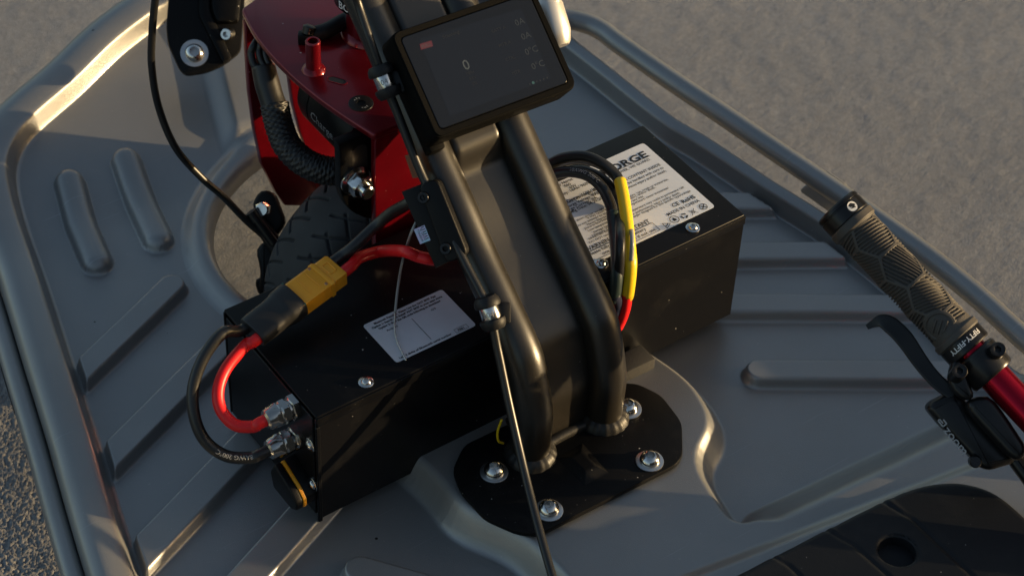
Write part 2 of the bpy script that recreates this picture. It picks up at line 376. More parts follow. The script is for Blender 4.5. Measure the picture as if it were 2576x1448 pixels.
# ------------------------------------------------------------------ two low blocks added to darken reflections, gap left for the sun (out of frame, behind and right of the viewer)
M_BLOCKER = mat('blocker_brick', (.11, .085, .07), rough=.85, var=.25, vscale=2.0)
M_BLOCKER_PANE = mat('blocker_glass', (.02, .02, .022), rough=.1)
def azdir(a): return np.array([math.sin(math.radians(a)), math.cos(math.radians(a)), 0.0])
SAZ = math.degrees(SUN_AZ)
def blocker(a0, a1, dist, h, label):
    p0, p1 = azdir(a0) * dist, azdir(a1) * dist; u = nrm(p1 - p0); out = nrm((p0 + p1) / 2); out = nrm(out - u * np.dot(out, u)); L_ = np.linalg.norm(p1 - p0)
    t = thing('added_blocker', label, 'blocker', ((p0 + p1) / 2 + out * 2) * np.array([1, 1, 0]) + np.array([0, 0, GZ]))
    mb = MB().box((p0 + p1) / 2 + out * 2.0 + Z3 * (GZ + h / 2), (u, out, Z3), (L_ / 2, 2.0, h / 2), .02, 1); part('blocker_wall', mb, M_BLOCKER, t)
    mb = MB().box((p0 + p1) / 2 + out * 2.0 + Z3 * (GZ + h + .08), (u, out, Z3), (L_ / 2 + .12, 2.12, .08), .02, 1); part('blocker_roof', mb, M_BLOCKER, t)
    n = max(2, int(L_ / 2.6))
    for k in range(n):
        c = p0 + u * (k + .5) * L_ / n - out * .01 + Z3 * (GZ + 1.7)
        mb = MB().box(c, (u, out, Z3), (.55, .03, .65), .01, 1); w = part('blocker_window', mb, M_BLOCKER, t)
        mb = MB().box(c - out * .032, (u, out, Z3), (.48, .006, .58), .004, 1); part('blocker_pane', mb, M_BLOCKER_PANE, w)
blocker(SAZ - 62, SAZ - 9, 11.0, 4.6, 'added unseen dark brick building right of the gap the evening sun shines through')
blocker(SAZ + 9, SAZ + 95, 11.0, 4.6, 'added unseen dark brick building behind the viewer, left of the sunlit gap')

# ------------------------------------------------------------------ pressed steel pan of the kart
Z0 = -0.008
def seg_d(X, Y, a, b):
    ax, ay = a; bx, by = b; dx, dy = bx - ax, by - ay
    t = np.clip(((X - ax) * dx + (Y - ay) * dy) / (dx * dx + dy * dy), 0, 1)
    return np.hypot(X - ax - t * dx, Y - ay - t * dy)
def poly_sd(X, Y, P):
    """signed distance, negative inside"""
    P = np.asarray(P, float); n = len(P); d = np.full(X.shape, 1e9); ins = np.zeros(X.shape, bool)
    for i in range(n):
        a, b = P[i], P[(i + 1) % n]
        d = np.minimum(d, seg_d(X, Y, a, b))
        c = ((a[1] > Y) != (b[1] > Y)); xx = (b[0] - a[0]) * (Y - a[1]) / (b[1] - a[1] + 1e-12) + a[0]
        ins ^= c & (X < xx)
    return np.where(ins, -d, d)

FOOT = [(-.205, -.30), (-.168, -.155), (-.141, -.05), (-.115, .053), (-.099, .112), (-.091, .140), (-.074, .205), (-.069, .225), (-.044, .321), (-.029, .385),
        (-.017, .420), (-.002, .440), (.018, .452), (.068, .471), (.125, .495), (.185, .508), (.25, .498), (.31, .474), (.37, .445), (.415, .405),
        (.438, .355), (.444, .298), (.449, .203), (.457, .161), (.466, .097), (.479, .02), (.482, -.05), (.480, -.16), (.47, -.30)]
WELL = (.185, .237); WR = .116
PLINTH = round_poly([(.100, -.30), (.098, -.125), (.094, -.095), (.073, -.056), (.077, -.02), (.068, .03), (.10, .06), (.26, .06), (.283, -.004),
                     (.290, -.050), (.277, -.092), (.243, -.109), (.2325, -.150), (.231, -.166), (.50, -.186), (.50, -.30)], .020, 6)
RIBS = [((-.10, .199), (.028, .257), .0125), ((-.115, .119), (.055, .193), .0135), ((-.135, .032), (.06, .116), .0150), ((-.15, -.052), (.03, .026), .0150),
        ((.40, .128), (.475, .080), .0125), ((.36, .083), (.490, .002), .0125), ((.33, .036), (.495, -.073), .0125), ((.343, -.0565), (.50, -.160), .0125)]
_b0 = at(893, 1432, -.004); RIBS.append(((_b0[0] + .002, _b0[1] - .004), (_b0[0] + .055, _b0[1] - .075), .0135))
_w = [at(200, 540, .006), at(243, 655, -.004), at(172, 432, .016), at(350, 480, .006), at(398, 600, -.004), at(315, 378, .016)]
RIBS += [((_w[2][0], _w[2][1]), (_w[0][0], _w[0][1]), .0122), ((_w[0][0], _w[0][1]), (_w[1][0], _w[1][1]), .0122),
         ((_w[5][0], _w[5][1]), (_w[3][0], _w[3][1]), .0122), ((_w[3][0], _w[3][1]), (_w[4][0], _w[4][1]), .0122)]

def floor_z(X, Y, ribs=True):
    X = np.asarray(X, float); Y = np.asarray(Y, float)
    t = Y - .335 + .05 * (X - .05)
    z = Z0 + .24 * np.where(t > .04, t - .02, np.where(t > 0, t * t / .08, 0))
    # raised saddle ahead of the wheel opening
    rr = np.hypot(X - WELL[0], Y - WELL[1])
    sd = np.abs(X - .205) - (.028 + .35 * np.clip(.46 - Y, 0, .2))
    z = z + .010 * sstep(.5 - sd / .022) * sstep((Y - .355) / .03)
    pl = poly_sd(X, Y, PLINTH)
    zp = .0145 + 0 * X
    # shallow step beside the seat
    a = at(1764, 1444, .014); b = at(2229, 1262, .014)
    n = nrm([-(b[1] - a[1]), b[0] - a[0]]); dd = (X - a[0]) * n[0] + (Y - a[1]) * n[1]
    zp = zp + .0050 * sstep(.5 - dd / .013)
    kw = .017 + .020 * sstep((X - .236) / .02) * sstep((-.135 - Y) / .03)
    k = sstep(.5 - pl / kw)
    z = z * (1 - k) + zp * k
    if ribs:
        h = np.zeros_like(z); 
        for a, b, w in RIBS:
            d = seg_d(X, Y, a, b); h = np.maximum(h, .0092 * sstep((w - d) / .0036) if w != .0122 else .0105 * np.sqrt(np.clip(1 - (d / w) ** 2.4, 0, 1)))
        h = h * sstep((-.0002 - poly_sd(X, Y, FOOT)) / .0035)
        z = z + h * (1 - k)
    z = z + .0009 * vnoise(X, Y, .07, 11) + .0005 * vnoise(X, Y, .03, 12)
    return z

fx = np.arange(-.235, .525, .0011); fy = np.arange(-.305, .535, .0011)
PX, PY = np.meshgrid(fx, fy, indexing='ij')
PZ = floor_z(PX, PY)
F = grid_faces(len(fx), len(fy))
sdf = poly_sd(PX, PY, FOOT).ravel(); rw = np.hypot(PX - WELL[0], PY - WELL[1]).ravel()
keepv = (sdf < .0030) & (rw > WR + .0235)
F = F[keepv[F].all(1)]
used = np.unique(F); remap = -np.ones(PX.size, int); remap[used] = np.arange(len(used))
Vp = np.stack([PX, PY, PZ], -1).reshape(-1, 3)[used]; F = remap[F]

pan = thing('kart_pan', 'silver grey pressed steel kart floor pan with embossed ribs and tubular rim, under the battery', 'kart pan', (.185, .1, Z0))
part('floor_sheet', np_mesh('floor_sheet', Vp, F), M_PAN, pan)
# rolled lip round the wheel opening
mb = MB(); rings = []
prof = [(.0275, -.0006), (.0235, .0002), (.0205, .0016), (.0165, .0050), (.0125, .0074), (.0085, .0080), (.0045, .0066), (.0015, .0030), (.0, -.002), (-.0008, -.006), (-.0008, -.0085)]
na = 160
V = []; 
for dr, dz in prof:
    a = np.linspace(0, 2 * np.pi, na, endpoint=False)
    x = WELL[0] + (WR + dr) * np.cos(a); y = WELL[1] + (WR + dr) * np.sin(a)
    V.append(np.stack([x, y, floor_z(x, y) * 1.0 + dz], -1))
mb.loft(V, False, False)
part('wheel_opening_lip', mb, M_PAN, pan, 179)
# rim: swept section along the foot line
def resample(P, n):
    P = np.asarray(P, float); s = np.concatenate([[0], np.cumsum(np.linalg.norm(np.diff(P, axis=0), axis=1))]); t = np.linspace(0, s[-1], n)
    return np.stack([np.interp(t, s, P[:, k]) for k in range(P.shape[1])], -1)
FP = resample(spline(FOOT, 10), 260)
T = np.gradient(FP, axis=0); T /= np.linalg.norm(T, axis=1)[:, None]
NO = np.stack([-T[:, 1], T[:, 0]], -1)          # path runs clockwise seen from above: left normal points outward
rp = [(-.004, -.0009), (0, .0003), (.0018, .0014), (.0034, .0045), (.0052, .0100), (.0071, .0160), (.0082, .0177), (.0106, .0191), (.0160, .0208), (.0235, .0222), (.029, .0212), (.0335, .0180),
      (.0358, .0130), (.0362, .0075), (.035, .002), (.033, -.006), (.031, -.012)]
_t = np.linspace(0, 1, len(rp)); rp = [tuple(q[:2]) for q in spline([(p[0], p[1], 0) for p in rp], 3)]
fz = floor_z(FP[:, 0], FP[:, 1], ribs=False)
rs = sstep((FP[:, 0] - .36) / .07)
fd, fh = 1 - .55 * rs, 1 - .14 * rs
rpF = [(-.004, -.0009), (0, .0003), (.0010, .0014), (.0018, .0045), (.0024, .0100), (.0032, .0160), (.0046, .0182), (.0080, .0196), (.0140, .0210), (.0210, .0216), (.028, .0206), (.0335, .0176),
       (.0358, .0130), (.0362, .0075), (.035, .002), (.033, -.006), (.031, -.012)]
rpF = [tuple(q[:2]) for q in spline([(p[0], p[1], 0) for p in rpF], 3)]
fm = sstep((FP[:, 1] - .415) / .035)
V = np.array([[(*(FP[i] + NO[i] * (rp[j][0] * (1 - fm[i]) + rpF[j][0] * fm[i]) * fd[i]), fz[i] + (rp[j][1] * (1 - fm[i]) + rpF[j][1] * fm[i]) * fh[i]) for i in range(len(FP))] for j in range(len(rp))])
Fr = grid_faces(len(rp), len(FP))
part('rim', np_mesh('rim', V.reshape(-1, 3), Fr), M_PAN, pan)
# tube welded along the left side
i0 = [k for k in range(len(FP)) if FP[k][1] < .395 and FP[k][0] < .1]
lt = [(*(FP[k] + NO[k] * .0435), fz[k] + .003) for k in i0[::8]]
mb = MB().tube(lt, .0078, 14, 4); part('side_tube', mb, M_PAN, pan, 179)
# stand-off rail on the right side
RZ = .016
rail = [(.25, .455, RZ), (.33, .435, RZ), (.40, .385, RZ)] + [tuple(at(x, y, RZ)) for x, y in [(1400, 47), (1470, 58), (1515, 78), (1560, 112), (1690, 203), (1808, 282), (1940, 372), (2070, 460), (2300, 620), (2450, 738), (2576, 852)]] + [(.515, -.24, RZ), (.50, -.32, RZ)]
mb = MB().tube(rail, .0088, 18, 8); part('side_rail', mb, M_PAN, pan, 179)
p = at(2085, 478, .008); mb = MB().prism(round_poly([(-.022, -.014), (.024, -.014), (.012, .012), (-.012, .012)], .004), p, nrm([.1, -1, 0]), nrm([.6, .06, .8]), nrm(np.cross(nrm([.1, -1, 0]), nrm([.6, .06, .8]))), -.002, .002, .0008)
part('rail_bracket', mb, M_PAN, pan)
# stuck-on strip on the outside of the left tube
k0 = [k for k in range(len(FP)) if .19 < FP[k][1] < .30 and FP[k][0] < .1]
mb = MB(); vv = []
for k in k0: 
    c = FP[k] + NO[k] * .0435; q = np.array([NO[k][0], NO[k][1], 0])
    vv.append([np.array([*c, fz[k] + .003]) + .0081 * (math.cos(a) * q + math.sin(a) * Z3) for a in (-.75, -.5, -.25, 0, .2)])
vv = np.array(vv); part('warning_strip', np_mesh('warning_strip', vv.reshape(-1, 3), grid_faces(len(k0), 5)), M_BLACK, pan)

# ------------------------------------------------------------------ shared fasteners (local +Z points out of the surface)
def button_bolt_mesh(r=.0072, h=.0050, washer=True):
    mb = MB(); n = 24; rr = []
    for t in np.linspace(0, 1, 7):
        a = t * math.pi / 2 * .64
        rr.append(ring(r * math.cos(a), .0008 + h * math.sin(a) / math.sin(math.pi / 2 * .64), n))
    rr.append(hexring(r * .52, h + .0009, n)); rr.append(hexring(r * .48, h * .15, n))
    mb.loft([ring(r, -.0005, n)] + rr, True, True); return mb.mesh('button_bolt', 32)
def washer_mesh(r=.0098, h=.0012):
    return MB().lathe([(r - .0002, 0), (r, .0002), (r, h - .0002), (r - .0004, h), (r * .5, h)], n=28).mesh('washer', 40)
def flange_screw_mesh(r=.0052):
    mb = MB(); n = 24
    rr = [ring(r, -.0004, n), ring(r, .0006, n), ring(r * .93, .0009, n), ring(r * .66, .0010, n)]
    for t in np.linspace(0.05, .75, 5): rr.append(ring(r * .66 * math.cos(t * 1.45), .0010 + .0022 * math.sin(t * 1.45), n))
    rr += [hexring(r * .27, .0030, n), hexring(r * .25, .0012, n)]
    return mb.loft(rr).mesh('flange_screw', 40)
ME_BOLT = button_bolt_mesh(); ME_WASH = washer_mesh(); ME_SCREW = flange_screw_mesh()
ME_CAP = MB().loft([ring(.0038, 0), ring(.0038, .0024), ring(.0035, .0028), hexring(.0022, .0028, 28), hexring(.0021, .0008, 28)]).mesh('cap_screw', 40)

# ------------------------------------------------------------------ lettering helper
def text_me(s, size, bold=0.0, align='LEFT', space=1.0):
    cu = bpy.data.curves.new('txt', 'FONT'); cu.body = s; cu.size = size; cu.align_x = align; cu.resolution_u = 2; cu.offset = bold * size; cu.space_character = space
    o = bpy.data.objects.new('txt', cu); me = bpy.data.meshes.new_from_object(o)
    V = np.array([v.co[:] for v in me.vertices]).reshape(-1, 3); Fc = [tuple(p.vertices) for p in me.polygons]
    bpy.data.objects.remove(o); bpy.data.curves.remove(cu); bpy.data.meshes.remove(me)
    return V, Fc
def put_text(mb, s, O, U, V, size, bold=0.0, align='LEFT', lift=.00012, fit=None, space=1.0):
    vv, ff = text_me(s, size, bold, align, space)
    if len(vv) == 0: return
    if fit:
        w = vv[:, 0].max() - vv[:, 0].min(); vv[:, 0] *= fit / w
    N = np.cross(U, V)
    mb.add([np.asarray(O) + U * v[0] + V * v[1] + N * lift for v in vv], ff)
def bar(mb, a, b, w, U, V, lift=.00012):
    a = np.asarray(a, float); b = np.asarray(b, float); N = np.cross(U, V); d = nrm(b - a); q = np.cross(N, d) * w / 2
    mb.add([a - q + N * lift, b - q + N * lift, b + q + N * lift, a + q + N * lift], [(0, 1, 2, 3)])

# ------------------------------------------------------------------ battery pack
BL, BW, BH = .36, .1178, .102
bat = thing('battery_pack', 'long black sheet steel battery box with two white stickers lying across the pan', 'battery', (BL / 2, BW / 2, 0))
# trough (bottom, front, back) and separate lid with folded lip
mb = MB(); mb.box((BL / 2, BW / 2, (BH - .0012) / 2), (X3, Y3, Z3), (BL / 2 - .0012, BW / 2 - .0008, (BH - .0012) / 2), .0012, 2)
part('case', mb, M_CASE, bat)
# front and back skins overhang the end panel a little
for y, s in ((0, 1), (BW, -1)):
    mb = MB().box((BL / 2, y, BH / 2), (X3, Y3, Z3), (BL / 2 + .0012, .0011, BH / 2 - .0016), .0005, 1); part('side_panel', mb, M_CASE, bat)
mb = MB(); mb.box((BL / 2, BW / 2, BH - .0008), (X3, Y3, Z3), (BL / 2 + .0006, BW / 2 + .0010, .0013), .0011, 3)
part('lid', mb, M_CASE, bat)
mb = MB().box((-.0006, BW / 2, BH / 2), (X3, Y3, Z3), (.0010, BW / 2 - .003, BH / 2 - .0035), .0006, 1); part('end_panel', mb, M_CASE, bat)
for (px, py) in ((921, 962), (1743, 574), (1512, 664)):
    p = at(px, py, BH + .0006); part('lid_screw', ME_SCREW, M_CHROME, bat, M=frame((p[0], p[1], BH + .0008), Z3))
for (px, py) in ((783, 1117), (790, 1217)):
    p = atx(px, py, -.0014); part('end_screw', ME_SCREW, M_CHROME, bat, M=frame((-.0018, p[1], p[2]), -X3))
for x, z in ((.245, .09), (.33, .0855)):
    pass
for y, s_y in ((-.0016, 1),):
    mb = MB().box((BL / 2, y, BH - .0042), (X3, Y3, Z3), (BL / 2 + .0008, .0008, .0040), .0006, 2); part('lid_lip', mb, M_CASE, bat)
    mb = MB().box((-.0005, y + .0003, BH / 2 - .004), (X3, Y3, Z3), (.0016, .0012, BH / 2 - .004), .0006, 1); part('corner_fold', mb, M_CASE, bat)
# big sticker
LZ = BH + .00058
def lab(rx, ry, s, ox, oy): return at((ox + rx / s) / 1.59, (oy + ry / s) / 1.59, LZ)
B = lambda rx, ry: lab(rx, ry, 1689 / 700, 2200, 500)
bx0, bx1, by0, by1 = .212, .3480, .0172, .1020
mb = MB().prism(round_poly([(bx0, by0), (bx1, by0), (bx1, by1), (bx0, by1)], .003, 4), (0, 0, BH + .00048), X3, Y3, Z3, 0, .00014)
st = part('warning_sticker', mb, M_WHITE, bat, label='large white printed sticker on the lid')
mb = MB(); LZ = BH + .00065
def rline(s, rx, ry, size, bold=0.0, fit=None): 
    p = B(rx, ry); put_text(mb, s, (p[0], p[1], LZ), X3, Y3, size, bold, 'RIGHT', fit=fit)
def lline(s, rx, ry, size, bold=0.0, fit=None):
    p = B(rx, ry); put_text(mb, s, (p[0], p[1], LZ), X3, Y3, size, bold, 'LEFT', fit=fit)
rline('AMORGE', 955, 300, .0098, .03, .052)
p0, p1 = B(640, 436), B(968, 296); bar(mb, (p0[0] - .02, p1[1], LZ), (p1[0], p1[1], LZ), .0004, X3, Y3)
rline('WE POWER, WE GUARD.', 978, 334, .0035, .012)
rline('CAUTION: LITHIUM CONTENT INSIDE', 1072, 388, .0037, .014)
rline('Must always be handled with care to', 1102, 418, .0034, .012)
rline('avoid serious injury and/or death.', 1132, 446, .0034, .012)
rline('Do not short circuit, modify, disassemble, puncture, cut, crush or incinerate,', 1146, 528, .0030, .008)
rline('it may result in fire, explosion, injury, and/or death.', 1026, 606, .0030, .008)
rline('Do not attempt to modify this battery in any way.', 912, 690, .0030, .008)
rline('Never expose battery to high temperature; never incinerate/', 1150, 612, .0030, .008)
lline('place in fire/water', 340, 1010, .0030, .008)
rline('Low temperature -20 or high temperature may result in permanent cell', 1297, 606, .0030, .008)
rline('damage causing reduced life or performance, injury and/or death.', 1262, 658, .0030, .008)
rline('Chargers: Charge only with charger designed for this specific type/voltage', 1362, 640, .0030, .008)
lline('lithium-ion battery', 380, 1110, .0030, .008)
lline('DO NOT use if damaged', 385, 1145, .0030, .008)
for s, x, y in (('Battery Name:', 230, 525), ('S60', 208, 575), ('60V', 262, 588), ('Capacity: 16Ah/ 960Wh', 430, 545), ('Rated Discharge: 80A(60s)', 572, 578), ('Max Charge: 160A(10s)', 480, 610), ('Charge Voltage: 67.2V', 510, 648), ('Charge Current: 8A', 460, 706), ('Mfg Date: 04.29.2023', 555, 694)):
    rline(s, x, y, .0038, .014)
rline('\u25b2WARNING  IMPORTANT\u25b2'.replace('\u25b2', ''), 972, 936, .0052, .022)
p = B(975, 945); bar(mb, (.225, p[1], LZ), (p[0], p[1], LZ), .0004, X3, Y3)
a = B(1058, 1008); b = B(440, 1280)
for q in ((a[1] - .0006, 1), (a[1] + .0086, 1)): bar(mb, (.225, q[0], LZ), (a[0], q[0], LZ), .0004, X3, Y3)
bar(mb, (a[0], a[1] - .0006, LZ), (a[0], a[1] + .0086, LZ), .0004, X3, Y3)
put_text(mb, 'Please fully charge the battery', (a[0] - .008, a[1] + .0050, LZ), X3, Y3, .0042, .014, 'RIGHT')
put_text(mb, 'one time a month if not use.', (a[0] - .0015, a[1] + .0008, LZ), X3, Y3, .0042, .014, 'RIGHT')
rline('RoHS', 1410, 700, .0052, .03); rline('CE', 1258, 765, .0052, .02)
rline('MADE IN CHINA', 1450, 735, .0040, .016)
# handling symbols: triangle, flame octagon, recycling arrows, crossed bin, crossed disc
def ringflat(c, r, w, n=8):
    for i in range(n):
        a0, a1 = 2 * math.pi * i / n, 2 * math.pi * (i + 1) / n
        bar(mb, (c[0] + r * math.cos(a0), c[1] + r * math.sin(a0), LZ), (c[0] + r * math.cos(a1), c[1] + r * math.sin(a1), LZ), w, X3, Y3)
c = B(1125, 965)
ringflat(c, .0034, .0005, 3); bar(mb, (c[0] - .0015, c[1] - .001, LZ), (c[0] + .0018, c[1] + .0006, LZ), .0007, X3, Y3)
c = B(1200, 910); ringflat(c, .0036, .0006, 8)
mb.add([(c[0] - .0013, c[1] - .0016, LZ + .0001), (c[0] + .0013, c[1] - .0016, LZ + .0001), (c[0] + .0014, c[1], LZ + .0001), (c[0], c[1] + .0023, LZ + .0001), (c[0] - .0014, c[1], LZ + .0001)], [(0, 1, 2, 3, 4)])
c = B(1295, 878)
for k in range(3):
    a0 = k * 2.094 + .5; bar(mb, (c[0] + .0026 * math.cos(a0), c[1] + .0026 * math.sin(a0), LZ), (c[0] + .0026 * math.cos(a0 + 1.4), c[1] + .0026 * math.sin(a0 + 1.4), LZ), .0013, X3, Y3)
c = B(1380, 838); bar(mb, (c[0] - .0028, c[1] - .0028, LZ), (c[0] + .0028, c[1] + .0028, LZ), .0004, X3, Y3); bar(mb, (c[0] - .0028, c[1] + .0028, LZ), (c[0] + .0028, c[1] - .0028, LZ), .0004, X3, Y3); ringflat(c, .0018, .0004, 4)
c = B(1478, 788); ringflat(c, .0030, .0006, 14); bar(mb, (c[0] - .002, c[1] - .002, LZ), (c[0] + .002, c[1] + .002, LZ), .0008, X3, Y3); bar(mb, (c[0] - .002, c[1] + .002, LZ), (c[0] + .002, c[1] - .002, LZ), .0008, X3, Y3)
part('printed_text', mb, M_INK, st, 0)
# small sticker
mb = MB().prism(round_poly([(.0697, .0120), (.1345, .0120), (.1345, .0540), (.0697, .0540)], .0025, 4), (0, 0, BH + .00048), X3, Y3, Z3, 0, .00014)
st = part('app_sticker', mb, M_SILVERSTICK, bat, label='small bluish silver printed sticker on the lid')
mb = MB()
put_text(mb, "Bluetooth Function  Please Use the 'ANT BMS' App", (.1020, .0502, LZ), X3, Y3, .0024, .045, 'CENTER', fit=.050)
put_text(mb, "Option 1: Search and Install 'ANT BMS' in your apps store", (.1020, .0473, LZ), X3, Y3, .0024, .045, 'CENTER', fit=.057)
put_text(mb, "Option 2: Scan the QR code following to download", (.1020, .0444, LZ), X3, Y3, .0024, .045, 'CENTER', fit=.050)
put_text(mb, "Android", (.0850, .0400, LZ), X3, Y3, .0026, .012, 'CENTER'); put_text(mb, "iOS", (.1185, .0400, LZ), X3, Y3, .0026, .012, 'CENTER')
put_text(mb, "Last 4 digits of Bluetooth serial number", (.0945, .0138, LZ), X3, Y3, .0025, .03, 'CENTER', fit=.042)
put_text(mb, "F881", (.1238, .0139, LZ), X3, Y3, .0028, .02, 'CENTER')
bar(mb, (.1012, .0175, LZ), (.1012, .0415, LZ), .0004, X3, Y3)
for y in (.0132, .0168): bar(mb, (.1190, y, LZ), (.1290, y, LZ), .0003, X3, Y3)
for x in (.1190, .1290): bar(mb, (x, .0132, LZ), (x, .0168, LZ), .0003, X3, Y3)
part('printed_text', mb, M_INK, st, 0)
# cable glands
GL = [atx(712, 1030, 0), atx(718, 1104, 0)]
GL = [(0, .0238, .0920), (0, .0224, .0640)]
for g in GL:
    M = frame((-.0016, g[1], g[2]), -X3) @ Matrix.Diagonal((.72, .72, .86, 1.0))
    mb = MB().loft([hexring(.0128, 0, 24), hexring(.0128, .0050, 24), ring(.0105, .0058, 24), ring(.0098, .0062, 24), ring(.0098, .0085, 24)], True, True)
    gp = part('cable_gland', mb, M_NICKEL, bat, M=M, label=None)
    mb = MB().loft([ring(.0110, .0080, 24), hexring(.0122, .0086, 24), hexring(.0122, .0135, 24), ring(.0108, .0143, 24), ring(.0108, .0152, 24), hexring(.0118, .0156, 24), hexring(.0118, .0190, 24),
                    ring(.0106, .0200, 24), ring(.0104, .0235, 24), ring(.0092, .0262, 24), ring(.0068, .0275, 24), ring(.0050, .0272, 24), ring(.0048, .022, 24)], True, True)
    part('gland_nut', mb, M_NICKEL, gp, M=M)
# charge port plug under the glands
O = np.array([-.001, .060, .012]); c = atx(738, 1190, -.008)
po = [(.0270, .0420), (.0062, .0348), (-.0011, .0288), (-.0011, .0215), (.0060, .0160), (.0300, .0160), (.0330, .0300)]
mb = MB().prism(round_poly([(y + .001, z) for y, z in po], .0015, 3), (-.010, 0, 0), Y3, Z3, X3, 0, .010, .0008, 2); pl = part('charge_port', mb, M_PLASTIC, bat)
mb = MB().prism(round_poly(po, .0015, 3), (-.0128, 0, 0), Y3, Z3, X3, 0, .0026, .0005, 2); part('orange_seal', mb, M_XT, pl)
mb = MB().prism(round_poly(po, .002, 3), (-.0186, 0, 0), Y3, Z3, X3, 0, .0056, .0014, 3); part('rubber_cap', mb, M_PLASTIC, pl)

# ------------------------------------------------------------------ steering mast
MXL, MXR, TR = .1435, .2065, .0135
PZT = .0195
mast = thing('steering_mast', 'satin black twin tube steering mast bent forward over the battery from a bolted base plate', 'steering mast', (.175, -.045, .0145))
YZ = [(-.0445, .0195), (-.0445, .060)]
def yz(px, py, X): q = atx(px, py, X); return (q[1], q[2])
path = [(-.0445, .016), (-.0445, .040), (-.0440, .064)] + [yz(px, py, MXL) for px, py in [(1324, 925), (1303, 862), (1256, 760), (1200, 640), (1150, 525), (1105, 425)]]
y1, z1 = path[-1]; yd, zd = nrm(np.array(path[-1]) - np.array(path[-3]))
path += [(y1 + yd * .10, z1 + zd * .10), (y1 + yd * .24, z1 + zd * .24)]
YP = spline([(0, a, b) for a, b in path], 10)[:, 1:]
SD = np.array([0, yd, zd]); SN = np.array([0, -zd, yd])      # along the mast, and out of its face
for X in (MXL, MXR):
    mb = MB().tube([(X, a, b) for a, b in YP], TR, 24, 0); part('tube', mb, M_MAST, mast, 179)
    mb = MB(); rr = []
    for k in range(48):
        a = 2 * math.pi * k / 48; wob = .0006 * math.sin(k * 2.9)
        rr.append(a)
    prof = [(TR - .001, .0085), (TR + .0018, .0070), (TR + .0042 , .0040), (TR + .0052, .0004)]
    rings = [[(X + (r + .00016 * math.sin(17 * a + X * 90)) * math.cos(a), -.0445 + (r + .00016 * math.sin(17 * a + X * 90)) * math.sin(a), PZT - .001 + z + .0001 * math.sin(17 * a)) for a in np.linspace(0, 2 * math.pi, 120, endpoint=False)] for r, z in prof]
    mb.loft(rings, False, False); part('weld_bead', mb, M_WELD, mast, 60)
mb = MB().tube([(MXL + TR, -.044, PZT + .0005), ((MXL + MXR) / 2, -.0435, PZT + .0012), (MXR - TR, -.044, PZT + .0005)], .0042, 10, 6); part('weld_bead', mb, M_WELD, mast, 60)
# recessed web between the tubes: a pressed sheet whose flanks run up the tubes
TY = np.gradient(YP, axis=0); TY /= np.linalg.norm(TY, axis=1)[:, None]
NYZ = np.stack([-TY[:, 1], TY[:, 0]], -1)                     # towards the rider
us = np.linspace(MXL + .004, MXR - .004, 41); S = np.concatenate([[0], np.cumsum(np.linalg.norm(np.diff(YP, axis=0), axis=1))])
def web_off(u, s):
    e = min(u - us[0], us[-1] - u)
    base = .0045 + 0 * u
    off = -.0030
    off += .0105 * float(sstep((s - SB) / .020)) * float(sstep((e - .001) / .011))
    return off
SB = S[-1] - .24 - .012
rows = []
SR = np.concatenate([np.linspace(0, S[-1] - .02, 150)])
for s in SR:
    y = np.interp(s, S, YP[:, 0]); z = np.interp(s, S, YP[:, 1]); ny = np.interp(s, S, NYZ[:, 0]); nz = np.interp(s, S, NYZ[:, 1])
    rows.append([(u, y + ny * web_off(u, s), z + nz * web_off(u, s)) for u in us])
rows = np.array(rows); front = np_mesh('web_panel', rows.reshape(-1, 3), grid_faces(len(SR), len(us)))
part('web_panel', front, M_MAST, mast)
back = []
for s in SR:
    y = np.interp(s, S, YP[:, 0]); z = np.interp(s, S, YP[:, 1]); ny = np.interp(s, S, NYZ[:, 0]); nz = np.interp(s, S, NYZ[:, 1])
    back.append([(MXL + .002, y - ny * .0125, z - nz * .0125), (MXR - .002, y - ny * .0125, z - nz * .0125)])
back = np.array(back); part('back_panel', np_mesh('back_panel', back.reshape(-1, 3), grid_faces(len(SR), 2)), M_MAST, mast)
# base plate
pl = [at(x, y, PZT)[:2] for x, y in [(1138, 1178), (1158, 1232), (1218, 1300), (1300, 1336), (1342, 1341), (1370, 1335), (1702, 1166), (1718, 1142), (1716, 1060), (1664, 992), (1602, 962), (1560, 962)]]
pl = [pl[0]] + [q for q in pl[1:]] + [(.20, -.014), (.11, -.012)]
mb = MB().prism(round_poly(pl[::-1][::-1], .006, 4), (0, 0, PZT - .0045), X3, Y3, Z3, 0, .0045, .0012, 2)
bp = part('base_plate', mb, M_BLACK, mast)
# embossed pad in the plate
c = at(1478, 1165, PZT); Up = nrm([1, -.0, 0]); 
emb = [at(x, y, PZT) for x, y in [(1392, 1150), (1466, 1108), (1538, 1190), (1470, 1226)]]
E0 = np.mean(emb, axis=0); 
NN = 44; vv = []
for i in range(NN + 1):
    for j in range(NN + 1):
        a, b = i / NN, j / NN; q = (1 - a) * (1 - b) * emb[0] + a * (1 - b) * emb[1] + a * b * emb[2] + (1 - a) * b * emb[3]
        e = min(min(a, 1 - a) * .026, min(b, 1 - b) * .032); h = .0036 * float(sstep(e / .0095)) - .0002
        vv.append((q[0], q[1], PZT + h))
part('embossed_pad', np_mesh('embossed_pad', np.array(vv), grid_faces(NN + 1, NN + 1)), M_BLACK, bp)
for (px, py) in ((1580, 1022), (1635, 1153), (1243, 1181), (1381, 1277)):
    p = at(px, py, PZT + .003)
    M = frame((p[0], p[1], PZT + .0013), Z3, (math.cos(px), math.sin(px), 0))
    b = part('plate_bolt', ME_BOLT, M_CHROME, mast, M=M); part('washer', ME_WASH, M_ZINC, b, M=frame((p[0], p[1], PZT), Z3))
